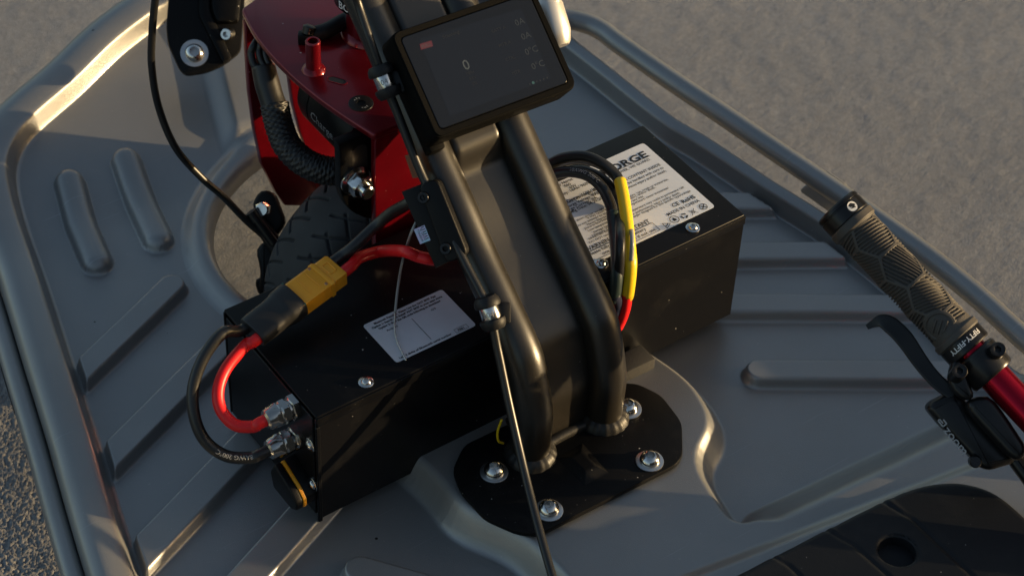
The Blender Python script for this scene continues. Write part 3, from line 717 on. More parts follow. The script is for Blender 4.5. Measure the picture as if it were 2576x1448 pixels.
for px, py in ((1275, 1020), (1280, 1062)):
    p = atx(px, py, MXL - TR * .92); part('side_screw', ME_CAP, M_ALU, mast, M=frame((p[0] + .0025, p[1], p[2]), -X3))
# head of the mast that carries the steering bearing
hp = np.array([.183, YP[-1][0] - .035, YP[-1][1] - .02])
# ------------------------------------------------------------------ display
DC = dep(1218, 155, 1.440); U = nrm([.9979, -.055, .0]); Vv = nrm(np.array([.0, .7985, .602]) - U * np.dot(U, [.0, .7985, .602])); DN = np.cross(U, Vv)
_c = [onp(x, y, DC, DN) for x, y in [(1001, 90), (1334, -11), (1429, 206), (1107, 335)]]
DC = np.mean(_c, axis=0); hw = .5 * np.mean([np.dot(_c[1] - _c[0], U), np.dot(_c[2] - _c[3], U)]); hh = .5 * np.mean([np.dot(_c[0] - _c[3], Vv), np.dot(_c[1] - _c[2], Vv)])
disp = thing('dashboard_display', 'black rectangular display with dim readout on the mast', 'display', DC - DN * .03)
def dp(a, b, n=0.0): return DC + U * a + Vv * b + DN * n
mb = MB(); o = round_poly([(-hw - .0045, -hh - .0045), (hw + .0045, -hh - .0045), (hw + .0045, hh + .0045), (-hw - .0045, hh + .0045)], .006, 6)
mb.prism(o, DC, U, Vv, DN, -.0235, -.0005, .0012, 2); hs = part('housing', mb, M_PRINTED, disp)
# raised front frame of the housing
mb = MB(); n = len(o); inner = round_poly([(-hw, -hh), (hw, -hh), (hw, hh), (-hw, hh)], .004, 6)
oo = round_poly([(-hw - .0038, -hh - .0038), (hw + .0038, -hh - .0038), (hw + .0038, hh + .0038), (-hw - .0038, hh + .0038)], .006, 6)
rg = [[dp(p[0], p[1], -.001) for p in oo], [dp(p[0], p[1], .0011) for p in oo], [dp(p[0] * .995, p[1] * .993, .0014) for p in oo], [dp(p[0], p[1], .0012) for p in inner], [dp(p[0], p[1], -.001) for p in inner]]
mb.loft(rg, False, False); part('front_frame', mb, M_PRINTED, disp, 30)
mb = MB(); g1 = round_poly([(-hw + .0006, -hh + .0006), (hw - .0006, -hh + .0006), (hw - .0006, hh - .0006), (-hw + .0006, hh - .0006)], .0036, 6)
mb.prism(g1, DC, U, Vv, DN, -.0004, .0012, .0005, 2); gl = part('cover_glass', mb, M_GLASS, disp, 20)
def dpx(rx, ry): return onp((1300 + rx / 2.413) / 1.59, (ry / 2.413) / 1.59, DC + DN * .0012, DN)
mb = MB(); q = [dpx(905, 380), dpx(1890, 85), dpx(2180, 760), dpx(1205, 1125)]
mb.add([p + DN * .00006 for p in q], [(3, 2, 1, 0)]); part('lcd_area', mb, M_LCD, gl, 0)
put = lambda m, s, rx, ry, size, al='CENTER', b=0.0: put_text(m, s, dpx(rx, ry), U, Vv, size, b, al, lift=.00016)
def ui(name, m, s, rx, ry, size, b=0.0):
    mb = MB(); put(mb, s, rx, ry, size, b=b); part(name, mb, m, gl, 0)
ui('speed_digit', M_UI, '0', 1380, 672, .0098, .004)
for s, rx, ry in (('0A', 1888, 240), ('0A', 1950, 375), ('0\u00b0C', 2002, 515), ('0\u00b0C', 2066, 655)): ui('value_text', M_UIVAL, s, rx, ry, .0062)
ui('badge_text', M_UI, 'FULL', 982, 455, .0032, .01)
for s, rx, ry, z in (('Scanning...', 1235, 345, .0036), ('BATT A', 1680, 300, .0032), ('MTR A', 1740, 440, .0032), ('CTRL', 1795, 580, .0032), ('MTR', 1850, 715, .0032), ('MPH', 1405, 718, .003), ('0.0V', 1432, 770, .003), ('0%', 1450, 822, .003)): ui('caption_text', M_UIDIM, s, rx, ry, z)
for k in range(6):
    p = dpx(1975 + k * 33.5, 815 - k * 12.5); r = .0006
    if k != 1:
        mb = MB(); mb.add([p + DN * .00016 + U * r * math.cos(a) + Vv * r * math.sin(a) for a in np.linspace(0, 2 * np.pi, 8, endpoint=False)], [tuple(range(8))]); part('page_dot', mb, M_UIDIM, gl, 0)
mb = MB(); q = [dpx(912, 428), dpx(1028, 392), dpx(1042, 448), dpx(926, 484)]; mb.add([p + DN * .0001 for p in q], [(3, 2, 1, 0)]); part('mode_badge', mb, M_UIRED, gl, 0)
mb = MB(); p = dpx(2009, 800); mb.add([p + DN * .00016 + U * .001 * math.cos(a) + Vv * .001 * math.sin(a) for a in np.linspace(0, 2 * np.pi, 10, endpoint=False)], [tuple(range(10))]); part('page_dot', mb, M_UITEAL, gl, 0)
# mounting block between housing and mast
mb = MB().box(dp(-.003, -.002, -.0330), (U, Vv, DN), (hw * .62, hh * .72, .0100), .003, 2); part('mount_block', mb, M_PRINTED, disp)
mb = MB().box(dp(-hw + .004, -hh + .022, -.028), (U, Vv, DN), (.006, .030, .0060), .002, 2); part('mount_ear', mb, M_PRINTED, disp)
M = frame(dp(.012, -hh - .0012, -.026), -Vv); part('mount_screw', ME_CAP, M_CHROME, disp, M=M)

# ------------------------------------------------------------------ red steering carriage
CZ = .190
def c2(x, y): p = at(x, y, CZ); return (p[0], p[1])
NW = c2(608, 24); SW = c2(940, 340)
outl = [c2(x, y) for x, y in [(606, 22), (640, 88), (685, 142), (735, 192), (800, 246), (870, 295), (940, 340)]] + [(.245, SW[1] - .003), (.262, .20), (.258, .28), (.235, .325), c2(680, -38), c2(636, 2)]
car = thing('wheel_carriage', 'candy red anodised steering carriage with curved top plate over the front wheel', 'fork', (.18, .22, CZ))
mb = MB().prism(round_poly(outl, [.004, .02, .02, .02, .02, .02, .003, .004, .03, .02, .02, .01, .006], 4), (0, 0, CZ - .0058), X3, Y3, Z3, 0, .0058, .0016, 3)
part('top_plate', mb, M_RED, car)
yb = SW[1] + .0035
mb = MB().prism(round_poly([(SW[0] + .0015, CZ - .005), (SW[0] + .0015, .004), (SW[0] + .03, -.03), (.215, -.03), (.245, .02), (.247, CZ - .005)], .004, 3), (0, yb, 0), X3, Z3, -Y3, -.003, .003, .0008, 2)
part('rear_plate', mb, M_RED, car)
yf = NW[1] - .006
fe = [aty(x, y, yf) for x, y in [(613, 34), (617, 120), (624, 230), (636, 320), (655, 410), (690, 480), (712, 512)]]
fo = [(p[0], p[2]) for p in fe]; ztop = CZ - .0062; fo[0] = (fo[0][0], ztop)
hr = [aty(x, y, yf) for x, y in [(722, 180), (734, 262), (752, 330), (776, 395)]]; hl_ = [aty(x, y, yf) for x, y in [(756, 398), (722, 345), (700, 290), (672, 180), (652, 90)]]
fo = fo + [(fo[-1][0] + .04, fo[-1][1] - .02), (.25, fo[-1][1] - .01), (.255, ztop), (hr[0][0], ztop)] + [(p[0], min(p[2], ztop - .002)) for p in hr] + [(p[0], min(p[2], ztop - .002)) for p in hl_] + [(hl_[-1][0], ztop)]
mb = MB().prism(fo, (0, yf, 0), X3, Z3, -Y3, -.003, .003, .0008, 2)
part('front_plate', mb, M_RED, car)
hc = at(927, 83, CZ)
mb = MB().lathe([(.0160, 0), (.0160, .030)], M=frame((hc[0], hc[1], CZ - .001), Z3), n=32); part('head_tube', mb, M_RED, car)
mb = MB().lathe([(.0200, .0), (.0190, .0028), (.0172, .0042), (.0158, .0048)], M=frame((hc[0], hc[1], CZ), Z3), n=40, cap0=False, cap1=False); part('weld_ring', mb, M_RED, car, 179)
pp = at(789, 175, CZ); mb = MB().loft([ring(.0054, -.001), ring(.0054, .0245), ring(.0049, .0252), ring(.0036, .0252), ring(.0034, .018)])
part('locating_pin', mb, M_RED, car, M=frame((pp[0], pp[1], CZ), Z3))
mb = MB().lathe([(.0086, .0), (.0076, .0018), (.0055, .0030)], M=frame((pp[0], pp[1], CZ), Z3), n=30, cap0=False, cap1=False); part('weld_ring', mb, M_RED, car, 179)
# countersunk screw, slot
ps = at(908, 261, CZ)
mb = MB().loft([ring(.0088, .0001), ring(.0086, .0007), ring(.0079, .0008), hexring(.0034, .0008, 28), hexring(.0032, -.001, 28)])
sc = part('countersunk_screw', mb, M_ALU, car, M=frame((ps[0], ps[1], CZ), Z3, (.9, -.4, 0)))
mb = MB()
for k, ch in enumerate('AZV'): put_text(mb, ch, (ps[0] - .002 + k * .0018, ps[1] + .0042 + (k == 1) * .0006, CZ + .0008), X3, Y3, .0022, .01, 'CENTER')
for k, ch in enumerate('THE'): put_text(mb, ch, (ps[0] - .002 + k * .0018, ps[1] - .0062 - (k == 1) * .0006, CZ + .0008), X3, Y3, .0022, .01, 'CENTER')
part('head_lettering', mb, M_GREYPRINT, sc, 0)
pq = at(848, 203, CZ); dq = nrm([.55, -.83, 0]); dq2 = np.cross(Z3, dq)
def stadium(l, r, n=8): return [(l + r * math.cos(a), r * math.sin(a)) for a in np.linspace(-math.pi / 2, math.pi / 2, n)] + [(-l + r * math.cos(a), r * math.sin(a)) for a in np.linspace(math.pi / 2, 3 * math.pi / 2, n)]
mb = MB(); so = stadium(.0042, .0034); si = stadium(.0040, .0026)
mb.loft([[pq + dq * a + dq2 * b + Z3 * .0001 for a, b in so], [pq + dq * a + dq2 * b + Z3 * .0005 for a, b in so], [pq + dq * a + dq2 * b + Z3 * .0004 for a, b in si]], False, False)
slot = part('slot_rim', mb, M_RED, car); mb = MB(); mb.add([pq + dq * a + dq2 * b + Z3 * .0002 for a, b in si], [tuple(range(len(si)))]); part('slot_opening', mb, M_INK, slot, 0)
# bearing cup with printed ring
bc = (hc[0], hc[1])
cup = thing('headset_cup', 'black headset bearing cup with white lettering above the red head tube', 'bearing cup', (bc[0], bc[1], CZ + .03))
mb = MB().lathe([(.0165, .029), (.0235, .030), (.0245, .0315), (.0245, .041), (.0235, .0425), (.0185, .043), (.0185, .11)], M=frame((bc[0], bc[1], CZ), Z3), n=48); part('cup_body', mb, M_ALU, cup)
mb = MB(); vv, ff = text_me('BOTTOM', .0085, .015, 'CENTER'); ang0 = math.radians(222)
mb.add([(bc[0] + .02475 * math.cos(ang0 + v[0] / .0245), bc[1] + .02475 * math.sin(ang0 + v[0] / .0245), CZ + .0330 + v[1]) for v in vv], ff); part('ring_lettering', mb, M_PRINT, cup, 0)
mb = MB().tube([(bc[0], bc[1], CZ + .10), (bc[0], bc[1] + .01, CZ + .22)], .0185, 24, 0)
part('steerer_tube', mb, M_MAST, cup)
# bare alloy clamp on the right of the mast behind the display
pa = dep(1384, 40, 1.50)
cl = thing('mast_clamp', 'sunlit bare alloy clamp on the right of the mast behind the display', 'clamp', pa)
mb = MB().lathe([(.007, -.022), (.0085, -.020), (.0110, -.012), (.0110, .006), (.0095, .012), (.008, .020), (.006, .024)], M=frame(pa, nrm([.15, .75, .65])), n=30); part('clamp_collar', mb, M_PALE, cl)
_ym = np.interp(pa[2] - .010, YP[:, 1], YP[:, 0]); mb = MB().tube([(MXR, _ym, pa[2] - .010), (MXR + .02, .5 * (_ym + pa[1]), pa[2] - .008), tuple(pa)], .0062, 14, 8); part('clamp_arm', mb, M_PALE, cl, 179)
mb = MB().lathe([(.006, 0), (.006, .004), (.005, .005)], M=frame(pa + np.array([.006, .004, .014]), nrm([.8, -.3, .5])), n=20); part('clamp_bolt', mb, M_CHROME, cl)

# ------------------------------------------------------------------ front wheel
WC = np.array([.186, .203, GZ + .1005])
NT, NP = 720, 100; th = np.linspace(0, 2 * math.pi, NT, endpoint=False); w = np.linspace(-1, 1, NP)
def tyre_r(u):
    r = .1005 - .0155 * np.abs(u) ** 3.2
    return np.where(np.abs(u) > .97, r - .004, r)
TH, W_ = np.meshgrid(th, w, indexing='ij'); R_ = tyre_r(W_); Yo = .034 * np.sign(W_) * np.abs(W_) ** .85
s_ = TH * .1005
def groove(phase, slope, w0, w1, pitch=.0205, wd=.0010):
    c = (s_ - slope * W_ * W_ * np.sign(W_) * .012 - slope * W_ * .010 - phase) / pitch; d = np.abs(c - np.round(c)) * pitch
    m = ((W_ > w0) & (W_ < w1)); return np.where(m, sstep((wd * 1.4 - d) / (wd * .8)), 0)
G = np.maximum.reduce([groove(0, 1.2, .12, .82), groove(.0102, 1.2, -.82, -.12), groove(.005, -1.1, .35, .95), groove(.015, -1.1, -.95, -.35)])
R_ = R_ - .0024 * G * (np.abs(W_) < .95)
V = np.stack([WC[0] + R_ * np.cos(TH), WC[1] + Yo, WC[2] + R_ * np.sin(TH)], -1)
V = np.concatenate([V, V[:1]], 0).reshape(-1, 3)
wheel = part('wheel', np_mesh('wheel', V, grid_faces(NT + 1, NP)), M_TYRE, car, label='black rubber wheel with curved tread grooves, turned sideways')
for s in (-1, 1):
    mb = MB().lathe([(.0820, .030), (.0780, .033), (.0740, .030), (.0700, .016), (.020, .015), (.016, .026), (.008, .026)], M=frame(WC, Y3 * s), n=48); part('rim', mb, M_ALU, wheel)
mb = MB().lathe([(.006, -.06), (.006, .06)], M=frame(WC, Y3), n=16); part('axle', mb, M_CHROME, wheel)

# black hanger plate with slot and flange nut
yh = yb + .012
hg = thing('motor_hanger', 'black slotted hanger plate with a flange nut beside the red rear plate', 'hanger plate', (.125, yh, .12))
ho = [aty(x, y, yh) for x, y in [(842, 250), (848, 380), (850, 480), (870, 520), (905, 540), (945, 545), (985, 520), (985, 300)]]
ho = [(p[0], min(p[2], CZ - .0068)) for p in ho]
mb = MB().prism(round_poly(ho, [.0, .002, .006, .006, .008, .01, .01, .0], 3), (0, yh, 0), X3, Z3, -Y3, -.004, .004, .0008, 2); hg_p = part('hanger_bar', mb, M_BLACK, hg)
ns = aty(905, 412, yh - .004); mb = MB(); so = stadium(.011, .0062); ns2 = nrm([.0, 0, 1.0])
mb.add([ns - Y3 * .0003 + ns2 * a + X3 * b for a, b in so], [tuple(range(len(so)))]); part('slot_opening', mb, M_INK, hg_p, 0)
nn = aty(893, 452, yh - .004)
mb = MB().loft([ring(.0100, 0, 24), ring(.0100, .0014, 24), ring(.0085, .0022, 24), hexring(.0078, .0026, 24), hexring(.0078, .0085, 24), ring(.0064, .0098, 24), ring(.0045, .0100, 24), ring(.0045, .0145, 24), ring(.0035, .0152, 24)])
part('flange_nut', mb, M_CHROME, hg, M=frame(nn, -Y3, (.8, 0, .6)) @ Matrix.Scale(1.18, 4))
# motor
mo_r = .030; ml = aty(768, 262, .245); mc = np.array([ml[0] + mo_r * .98, .245, ml[2] - .004])
mo = thing('drive_motor', 'black cylindrical drive motor with grey lettering under the red top plate', 'motor', mc)
mb = MB().lathe([(.010, -.004), (mo_r - .004, -.004), (mo_r - .001, -.002), (mo_r, .002), (mo_r, .012), (mo_r - .0006, .0125), (mo_r - .0006, .0135), (mo_r, .014), (mo_r, .062), (mo_r - .002, .065), (.012, .065)], M=frame(mc + Y3 * .010, -Y3), n=48)
part('motor_can', mb, M_PLASTIC, mo)
mb = MB(); vv, ff = text_me('Charge', .0105, .004, 'LEFT'); vv2, ff2 = text_me('motor', .006, .0, 'LEFT')
for v_, f_, a0 in ((vv, ff, 186), (vv2, ff2, 208)):
    mb.add([(mc[0] + (mo_r + .0002) * math.cos(math.radians(a0) - v[1] / mo_r), mc[1] + .010 - .018 - v[0], mc[2] - (mo_r + .0002) * math.sin(math.radians(a0) - v[1] / mo_r) * -1) for v in v_], f_)
part('can_lettering', mb, M_GREYPRINT, mo, 0)
pm = aty(850, 320, .16); mb = MB().lathe([(.0035, -.02), (.0035, .003), (.0045, .003), (.0045, .006), (.003, .007)], M=frame(mc + np.array([-.010, -.062, .018]), -Y3), n=18); part('motor_bolt', mb, M_CHROME, mo)

# braided motor loom
loom = thing('motor_loom', 'black braided motor cable loom inside the red carriage', 'cable loom', dep(700, 300, 1.57))
wires = [[(640, 112), (632, 135), (640, 165), (658, 172)], [(662, 105), (652, 125), (656, 150), (668, 170)], [(672, 108), (668, 130), (672, 150), (682, 168)]]
def dp_path(pts, d): 
    d = [d] * len(pts) if np.isscalar(d) else d
    return [dep(x, y, t) for (x, y), t in zip(pts, d)]
for k, wv in enumerate(wires):
    mb = MB().tube([dep(wv[0][0] + 30, wv[0][1] - 40, 1.60)] + dp_path(wv, 1.585), .0028, 10, 8); part('phase_wire', mb, M_CABLE, loom, 179)
sp = dp_path([(662, 166), (672, 210), (684, 250), (694, 276)], 1.585)
mb = MB().tube(sp, [.0086, .0092, .0090, .0094], 18, 6); part('shrink_sleeve', mb, M_SHRINK, loom, 179)
bpth = spline(dp_path([(690, 262), (702, 315), (722, 365), (757, 402), (800, 424), (850, 432), (900, 430)], [1.585, 1.585, 1.583, 1.58, 1.578, 1.58, 1.59]), 40)
nseg = 40; T = np.gradient(bpth, axis=0); T /= np.linalg.norm(T, axis=1)[:, None]; u = nrm(np.cross(T[0], [.3, .2, .9])); rings = []
L_ = np.concatenate([[0], np.cumsum(np.linalg.norm(np.diff(bpth, axis=0), axis=1))])
for k in range(len(bpth)):
    u = nrm(u - T[k] * np.dot(u, T[k])); w2 = np.cross(T[k], u); rg = []
    for a in np.linspace(0, 2 * math.pi, nseg, endpoint=False):
        p1 = math.sin(10 * a + L_[k] * 1400); p2 = math.sin(10 * a - L_[k] * 1400)
        r = .0096 + .0006 * max(p1, p2) + .0005 * (p1 > p2)
        rg.append(bpth[k] + r * (math.cos(a) * u + math.sin(a) * w2))
    rings.append(rg)
mb = MB().loft(rings); part('braided_sleeve', mb, M_BRAID, loom, 60)

# small black clip and duct on top of the red plate
ck = at(768, 112, CZ); clip = thing('cable_clip', 'small black cable clip beside the red locating pin', 'clip', ck)
mb = MB().box(ck + np.array([.001, .002, .004]), (nrm([.8, -.6, 0]), nrm([.6, .8, 0]), Z3), (.0048, .0036, .0045), .0012, 2); part('clip_body', mb, M_PLASTIC, clip)
mb = MB().lathe([(.0046, 0), (.0046, .005), (.003, .006)], M=frame(ck + np.array([.003, .001, .008]), nrm([.4, .2, .9])), n=16); part('clip_screw', mb, M_ALU, clip)
mb = MB().tube([ck + np.array([.004, .004, .004]), at(820, 78, CZ + .006), at(868, 52, CZ + .008), at(900, 45, CZ + .012)], .0058, 14, 8); single('rubber_duct', mb, M_RUBBER, 'short black rubber duct lying on the red top plate', 'duct', smooth=179)

# ------------------------------------------------------------------ brake caliper at the wheel
bcal = thing('brake_caliper', 'black brake caliper and arm left of the front tyre', 'brake caliper', dep(670, 560, 1.69))
def lump(pts, d, th, bev, name, m, parent, lift=0.0):
    c0 = np.mean([dep(x, y, d) for x, y in pts], axis=0); U_ = RC[0]; V_ = -RC[1]; N_ = TOCAM
    out = [(np.dot(dep(x, y, d) - c0, U_), np.dot(dep(x, y, d) - c0, V_)) for x, y in pts]
    a = sum(out[i][0] * out[(i + 1) % len(out)][1] - out[(i + 1) % len(out)][0] * out[i][1] for i in range(len(out)))
    if a < 0: out = out[::-1]
    mb = MB().prism(round_poly(out, bev * 1.6, 3), c0, U_, V_, N_, -th, lift, bev, 3); return part(name, mb, m, parent, 50)
lump([(632, 512), (655, 476), (690, 482), (720, 560), (690, 600), (650, 560)], 1.69, .012, .003, 'caliper_body', M_PLASTIC, bcal)
lump([(622, 545), (640, 525), (700, 590), (712, 640), (690, 650), (655, 600)], 1.685, .012, .003, 'caliper_arm', M_PLASTIC, bcal)
lump([(640, 625), (672, 600), (705, 645), (695, 690), (672, 735), (650, 728), (655, 680)], 1.695, .014, .004, 'pad_carrier', M_PLASTIC, bcal)
lump([(640, 700), (665, 695), (690, 720), (672, 760), (645, 735)], 1.70, .010, .003, 'pad_holder', M_PLASTIC, bcal)
mb = MB().loft([hexring(.0058, 0, 24), hexring(.0058, .006, 24), ring(.0045, .007, 24)]); part('pivot_bolt', mb, M_CHROME, bcal, M=frame(dep(664, 524, 1.68), nrm([-.6, -.5, .5])))
mb = MB().lathe([(.004, 0), (.004, .022), (.0055, .022), (.0055, .03)], M=frame(dep(688, 612, 1.68), nrm(dep(650, 560, 1.675) - dep(688, 612, 1.68))), n=16); part('cable_stop', mb, M_ALU, bcal)

# ------------------------------------------------------------------ black bracket on the front rim
brk = thing('front_bracket', 'black folded steel bracket bolted to the front rim beside the red carriage', 'bracket', dep(500, 120, 1.78))
BD = 1.765
bN = nrm([-.25, -.55, .8]); bO = dep(520, 110, BD)
def bpl(x, y): return onp(x, y, bO, bN)
bU = nrm(np.cross([0, 0, 1.0], bN)); 
if np.dot(bU, RC[0]) < 0: bU = -bU
bV = np.cross(bN, bU)
def plate_on(pts, th, bev, name, m, parent, r=.004, n0=0.0):
    out = [(np.dot(bpl(x, y) - bO, bU), np.dot(bpl(x, y) - bO, bV)) for x, y in pts]
    a = sum(out[i][0] * out[(i + 1) % len(out)][1] - out[(i + 1) % len(out)][0] * out[i][1] for i in range(len(out)))
    if a < 0: out = out[::-1]
    mb = MB().prism(round_poly(out, r, 3), bO, bU, bV, bN, n0 - th, n0, bev, 2); return part(name, mb, m, parent, 40)
plate_on([(428, -60), (418, 70), (422, 110), (452, 176), (468, 190), (520, 182), (560, 165), (606, 130), (614, 40), (618, -60)], .006, .0015, 'bracket_plate', M_BLACK, brk)
plate_on([(500, -60), (498, 40), (560, 164), (585, 150), (530, 30), (530, -60)], .010, .003, 'stiffening_rib', M_BLACK, brk, .003, .004)
plate_on([(530, -60), (532, 30), (545, 62), (600, 60), (612, -60)], .010, .003, 'upper_flange', M_BLACK, brk, .003, .007)
ME_BIG = button_bolt_mesh(.0080, .0056)
b = part('bracket_bolt', ME_BIG, M_CHROME, brk, M=frame(bpl(489, 135), bN)); part('washer', MB().lathe([(.0112, 0), (.0112, .0016), (.006, .0016)], n=28).mesh('bracket_washer', 40), M_ZINC, b, M=frame(bpl(489, 135) - bN * .0002, bN))
mb = MB().loft([ring(.0046, 0, 24), ring(.0046, .0095, 24), ring(.0041, .0100, 24), hexring(.0026, .0100, 24), hexring(.0024, .006, 24)]); part('cap_bolt', mb, M_CHROME, brk, M=frame(bpl(578, 84), nrm(bN + np.array([-.55, -.1, -.2]))))

# ------------------------------------------------------------------ cables
def cable(name, pts, r, m, label, cat, sub=10, group=None, n=14): return single(name, MB().tube(pts, r, n, sub), m, label, cat, group, 179)
cable('brake_cable', dp_path([(405, -80), (392, -10), (383, 80), (382, 170), (400, 272), (442, 372), (505, 445), (562, 495), (618, 553), (660, 590), (690, 618)], [1.52, 1.53, 1.55, 1.57, 1.60, 1.62, 1.64, 1.655, 1.67, 1.68, 1.69]), .0028, M_CABLE,
      'thin black brake cable arching over the left front of the pan to the caliper', 'cable')
def onmast(px, py, X): return atx(px, py, X)
hose = [dep(880, -60, 1.40), dep(897, 0, 1.42)] + [atx(px, py, X) for px, py, X in [(930, 100, .118), (962, 190, .119), (996, 275, .121), (1058, 432, .123), (1112, 545, .124), (1172, 665, .124), (1228, 778, .124), (1252, 880, .122), (1277, 1000, .118), (1304, 1120, .113), (1330, 1230, .106), (1360, 1345, .096)]] + [atx(1396, 1470, .084), atx(1420, 1540, .075)]
cable('brake_hose', hose, .0030, M_CABLE, 'long thin black hose running down the left side of the mast', 'hose', 10)
def clamp(px, py, X, ax, label):
    c = atx(px, py, X); ax = nrm(ax)
    t = thing('hose_clamp', label, 'hose clamp', c, 'hose clamps on the mast')
    for s in (-1, 1):
        mb = MB().lathe([(.0070, -.0030), (.0086, -.0034), (.0090, -.0018), (.0084, .0012), (.0068, .0034), (.0030, .0036)], M=frame(c + ax * s * .0078, ax * s), n=28); part('rubber_ring', mb, M_RUBBER, t)
    mb = MB().lathe([(.0064, -.0062), (.0066, -.0058), (.0066, .0058), (.0064, .0062)], M=frame(c, ax), n=28); band = part('steel_band', mb, M_CHROME, t)
    mb = MB(); vv, ff = text_me('304', .0052, .0, 'CENTER'); M = frame(c, ax, TOCAM)
    for_a = lambda v: (.00672 * math.cos(v[0] / .0066 - .25), .00672 * math.sin(v[0] / .0066 - .25), v[1] - .0019)
    mb.add([M @ Vector(for_a(v)) for v in vv], ff); part('stamped_number', mb, M_GREYWIRE, band, 0)
    mb = MB().box(c + RC[0] * .0085 - TOCAM * .003, (RC[0], -RC[1], TOCAM), (.005, .007, .004), .0015, 2); part('clamp_base', mb, M_RUBBER, t)
clamp(968, 205, .119, atx(955, 172, .119) - atx(983, 243, .119), 'steel and rubber hose clamp left of the display')
clamp(1233, 786, .124, atx(1220, 752, .124) - atx(1245, 830, .123), 'steel and rubber hose clamp beside the small sticker, lower on the mast')

# power connector: yellow half and shrink wrapped half
q0, q1, q2 = at(634, 836, .118), at(742, 752, .124), at(846, 675, .129)
A = nrm(q2 - q1); Nn = nrm(Z3 - A * np.dot(Z3, A)); Nn = nrm(Nn * .9 + TOCAM * .25); Nn = nrm(Nn - A * np.dot(Nn, A)); Wd = np.cross(Nn, A)
con = thing('power_connector', 'yellow two pin power connector above the rear left corner of the battery', 'connector', (q1 + q2) / 2)
L1 = np.linalg.norm(q2 - q1)
def xsec(wd, th, ch=.003): return [(-wd, -th), (wd - ch, -th), (wd, -th + ch), (wd, th - ch), (wd - ch, th), (-wd, th)]
def cprism(s0, s1, wd, th, name, m, parent, bev=.0006):
    mb = MB().prism(xsec(wd, th), q1, Wd, Nn, A, s0, s1, bev, 2); return part(name, mb, m, parent)
body = cprism(-.006, L1 * .62, .0118, .0064, 'connector_body', M_XT, con)
cprism(L1 * .60, L1 * .70, .0124, .0070, 'connector_collar', M_XT, con)
cprism(L1 * .69, L1, .0112, .0062, 'connector_tail', M_XT, con)
mb = MB().box(q1 + A * (-.0005), (Wd, Nn, A), (.0121, .0066, .0006), .0002, 1); part('green_seal', mb, M_TEAL, body)
mb = MB()
for s, wl_ in ((L1 * .22, .0075), (L1 * .44, .0075), (L1 * .76, .0045), (L1 * .90, .0045)):
    mb.box(q1 + A * s + Nn * .0064, (Wd, Nn, A), (wl_, .0005, .0004), .0002, 1)
for wv in (-.0045, .0045): mb.box(q1 + A * L1 * .83 + Wd * wv + Nn * .0062, (Wd, Nn, A), (.0004, .0005, L1 * .07), .0002, 1)
part('moulded_ridge', mb, M_XT, body)
mb = MB()
for wv in (-.0085, .0085): mb.box(q1 + A * L1 * .56 + Wd * wv + Nn * .0063, (Wd, Nn, A), (.0012, .0003, .0010), .0002, 1)
part('latch_mark', mb, M_COPPER, body)
# heat shrink: wide oval over the connector, narrower over the wires
rings = []
L0 = np.linalg.norm(q0 - q1); A0 = nrm(q1 - q0)
for t, wd, th in ((0, .0118, .0060), (.02, .0122, .0064), (.35, .0124, .0066), (.52, .0122, .0068), (.62, .0126, .0076), (.72, .0134, .0086), (.9, .0138, .0088), (.985, .0137, .0086), (1.0, .0130, .0080)):
    c = q0 + A0 * L0 * t; rings.append([c + Wd * wd * math.copysign(abs(math.cos(a)) ** .55, math.cos(a)) + Nn * th * math.copysign(abs(math.sin(a)) ** .75, math.sin(a)) for a in np.linspace(0, 2 * math.pi, 36, endpoint=False)])
sm = []
for k in range(len(rings) - 1):
    for t in np.linspace(0, 1, 4, endpoint=False): sm.append(list((1 - t) * np.array(rings[k]) + t * np.array(rings[k + 1])))
sm.append(rings[-1]); mb = MB().loft(sm); part('shrink_boot', mb, M_SHRINK, con, 60)
g0 = np.array([-.0245, GL[0][1], GL[0][2]]); g1 = np.array([-.0245, GL[1][1], GL[1][2]])
RB_ = .0041
cable('red_power_lead', [q0 + A0 * .012 - Wd * .0062, q0 - Wd * .0062 - A0 * .004, aty(618, 868, .071), aty(570, 925, .065), aty(549, 980, .056), aty(556, 1030, .046), aty(592, 1068, .034), aty(638, 1072, .0265), g0 + np.array([-.004, 0, 0]), g0 + np.array([.016, 0, 0])], RB_, M_REDCAB,
      'thick red power lead looping from the connector to the upper cable gland', 'cable', 12)
cable('black_power_lead', [q0 + A0 * .012 + Wd * .0062, q0 + Wd * .0062 - A0 * .004, aty(560, 838, .079), aty(512, 900, .074), aty(486, 975, .066), aty(490, 1050, .055), aty(518, 1110, .044), aty(570, 1146, .033), aty(630, 1150, .025), g1 + np.array([-.005, 0, 0]), g1 + np.array([.016, 0, 0])], RB_, M_CABLE,
      'thick black power lead looping from the connector to the lower cable gland', 'cable', 12)
# switch module beside the mast
SX = MXL - TR - .012
mp = atx(1085, 560, SX)
mod = thing('switch_module', 'black switch module with small holographic sticker left of the mast', 'switch module', mp)
N1 = nrm(TOCAM - SD * np.dot(TOCAM, SD)); N1 = nrm(N1 - X3 * .25); N1 = nrm(N1 - SD * np.dot(N1, SD)); W1 = np.cross(SD, N1)
if np.dot(W1, RC[0]) < 0: W1 = -W1
SM = np.cross(W1, N1) if np.dot(np.cross(W1, N1), SD) > 0 else -np.cross(W1, N1)
mp = dep(1093, 560, np.dot(mp - CC, RC[2]) - .006)
def moff(x, y): p = onp(x, y, mp, N1) - mp; return (np.dot(p, W1), np.dot(p, SD))
fo_ = [moff(x, y) for x, y in ((1052, 466), (1100, 448), (1178, 640), (1122, 664))]
def ccw(o): 
    a_ = sum(o[i][0] * o[(i + 1) % len(o)][1] - o[(i + 1) % len(o)][0] * o[i][1] for i in range(len(o))); return o if a_ > 0 else o[::-1]
Nf = np.cross(W1, SD); sg = 1 if np.dot(Nf, TOCAM) > 0 else -1
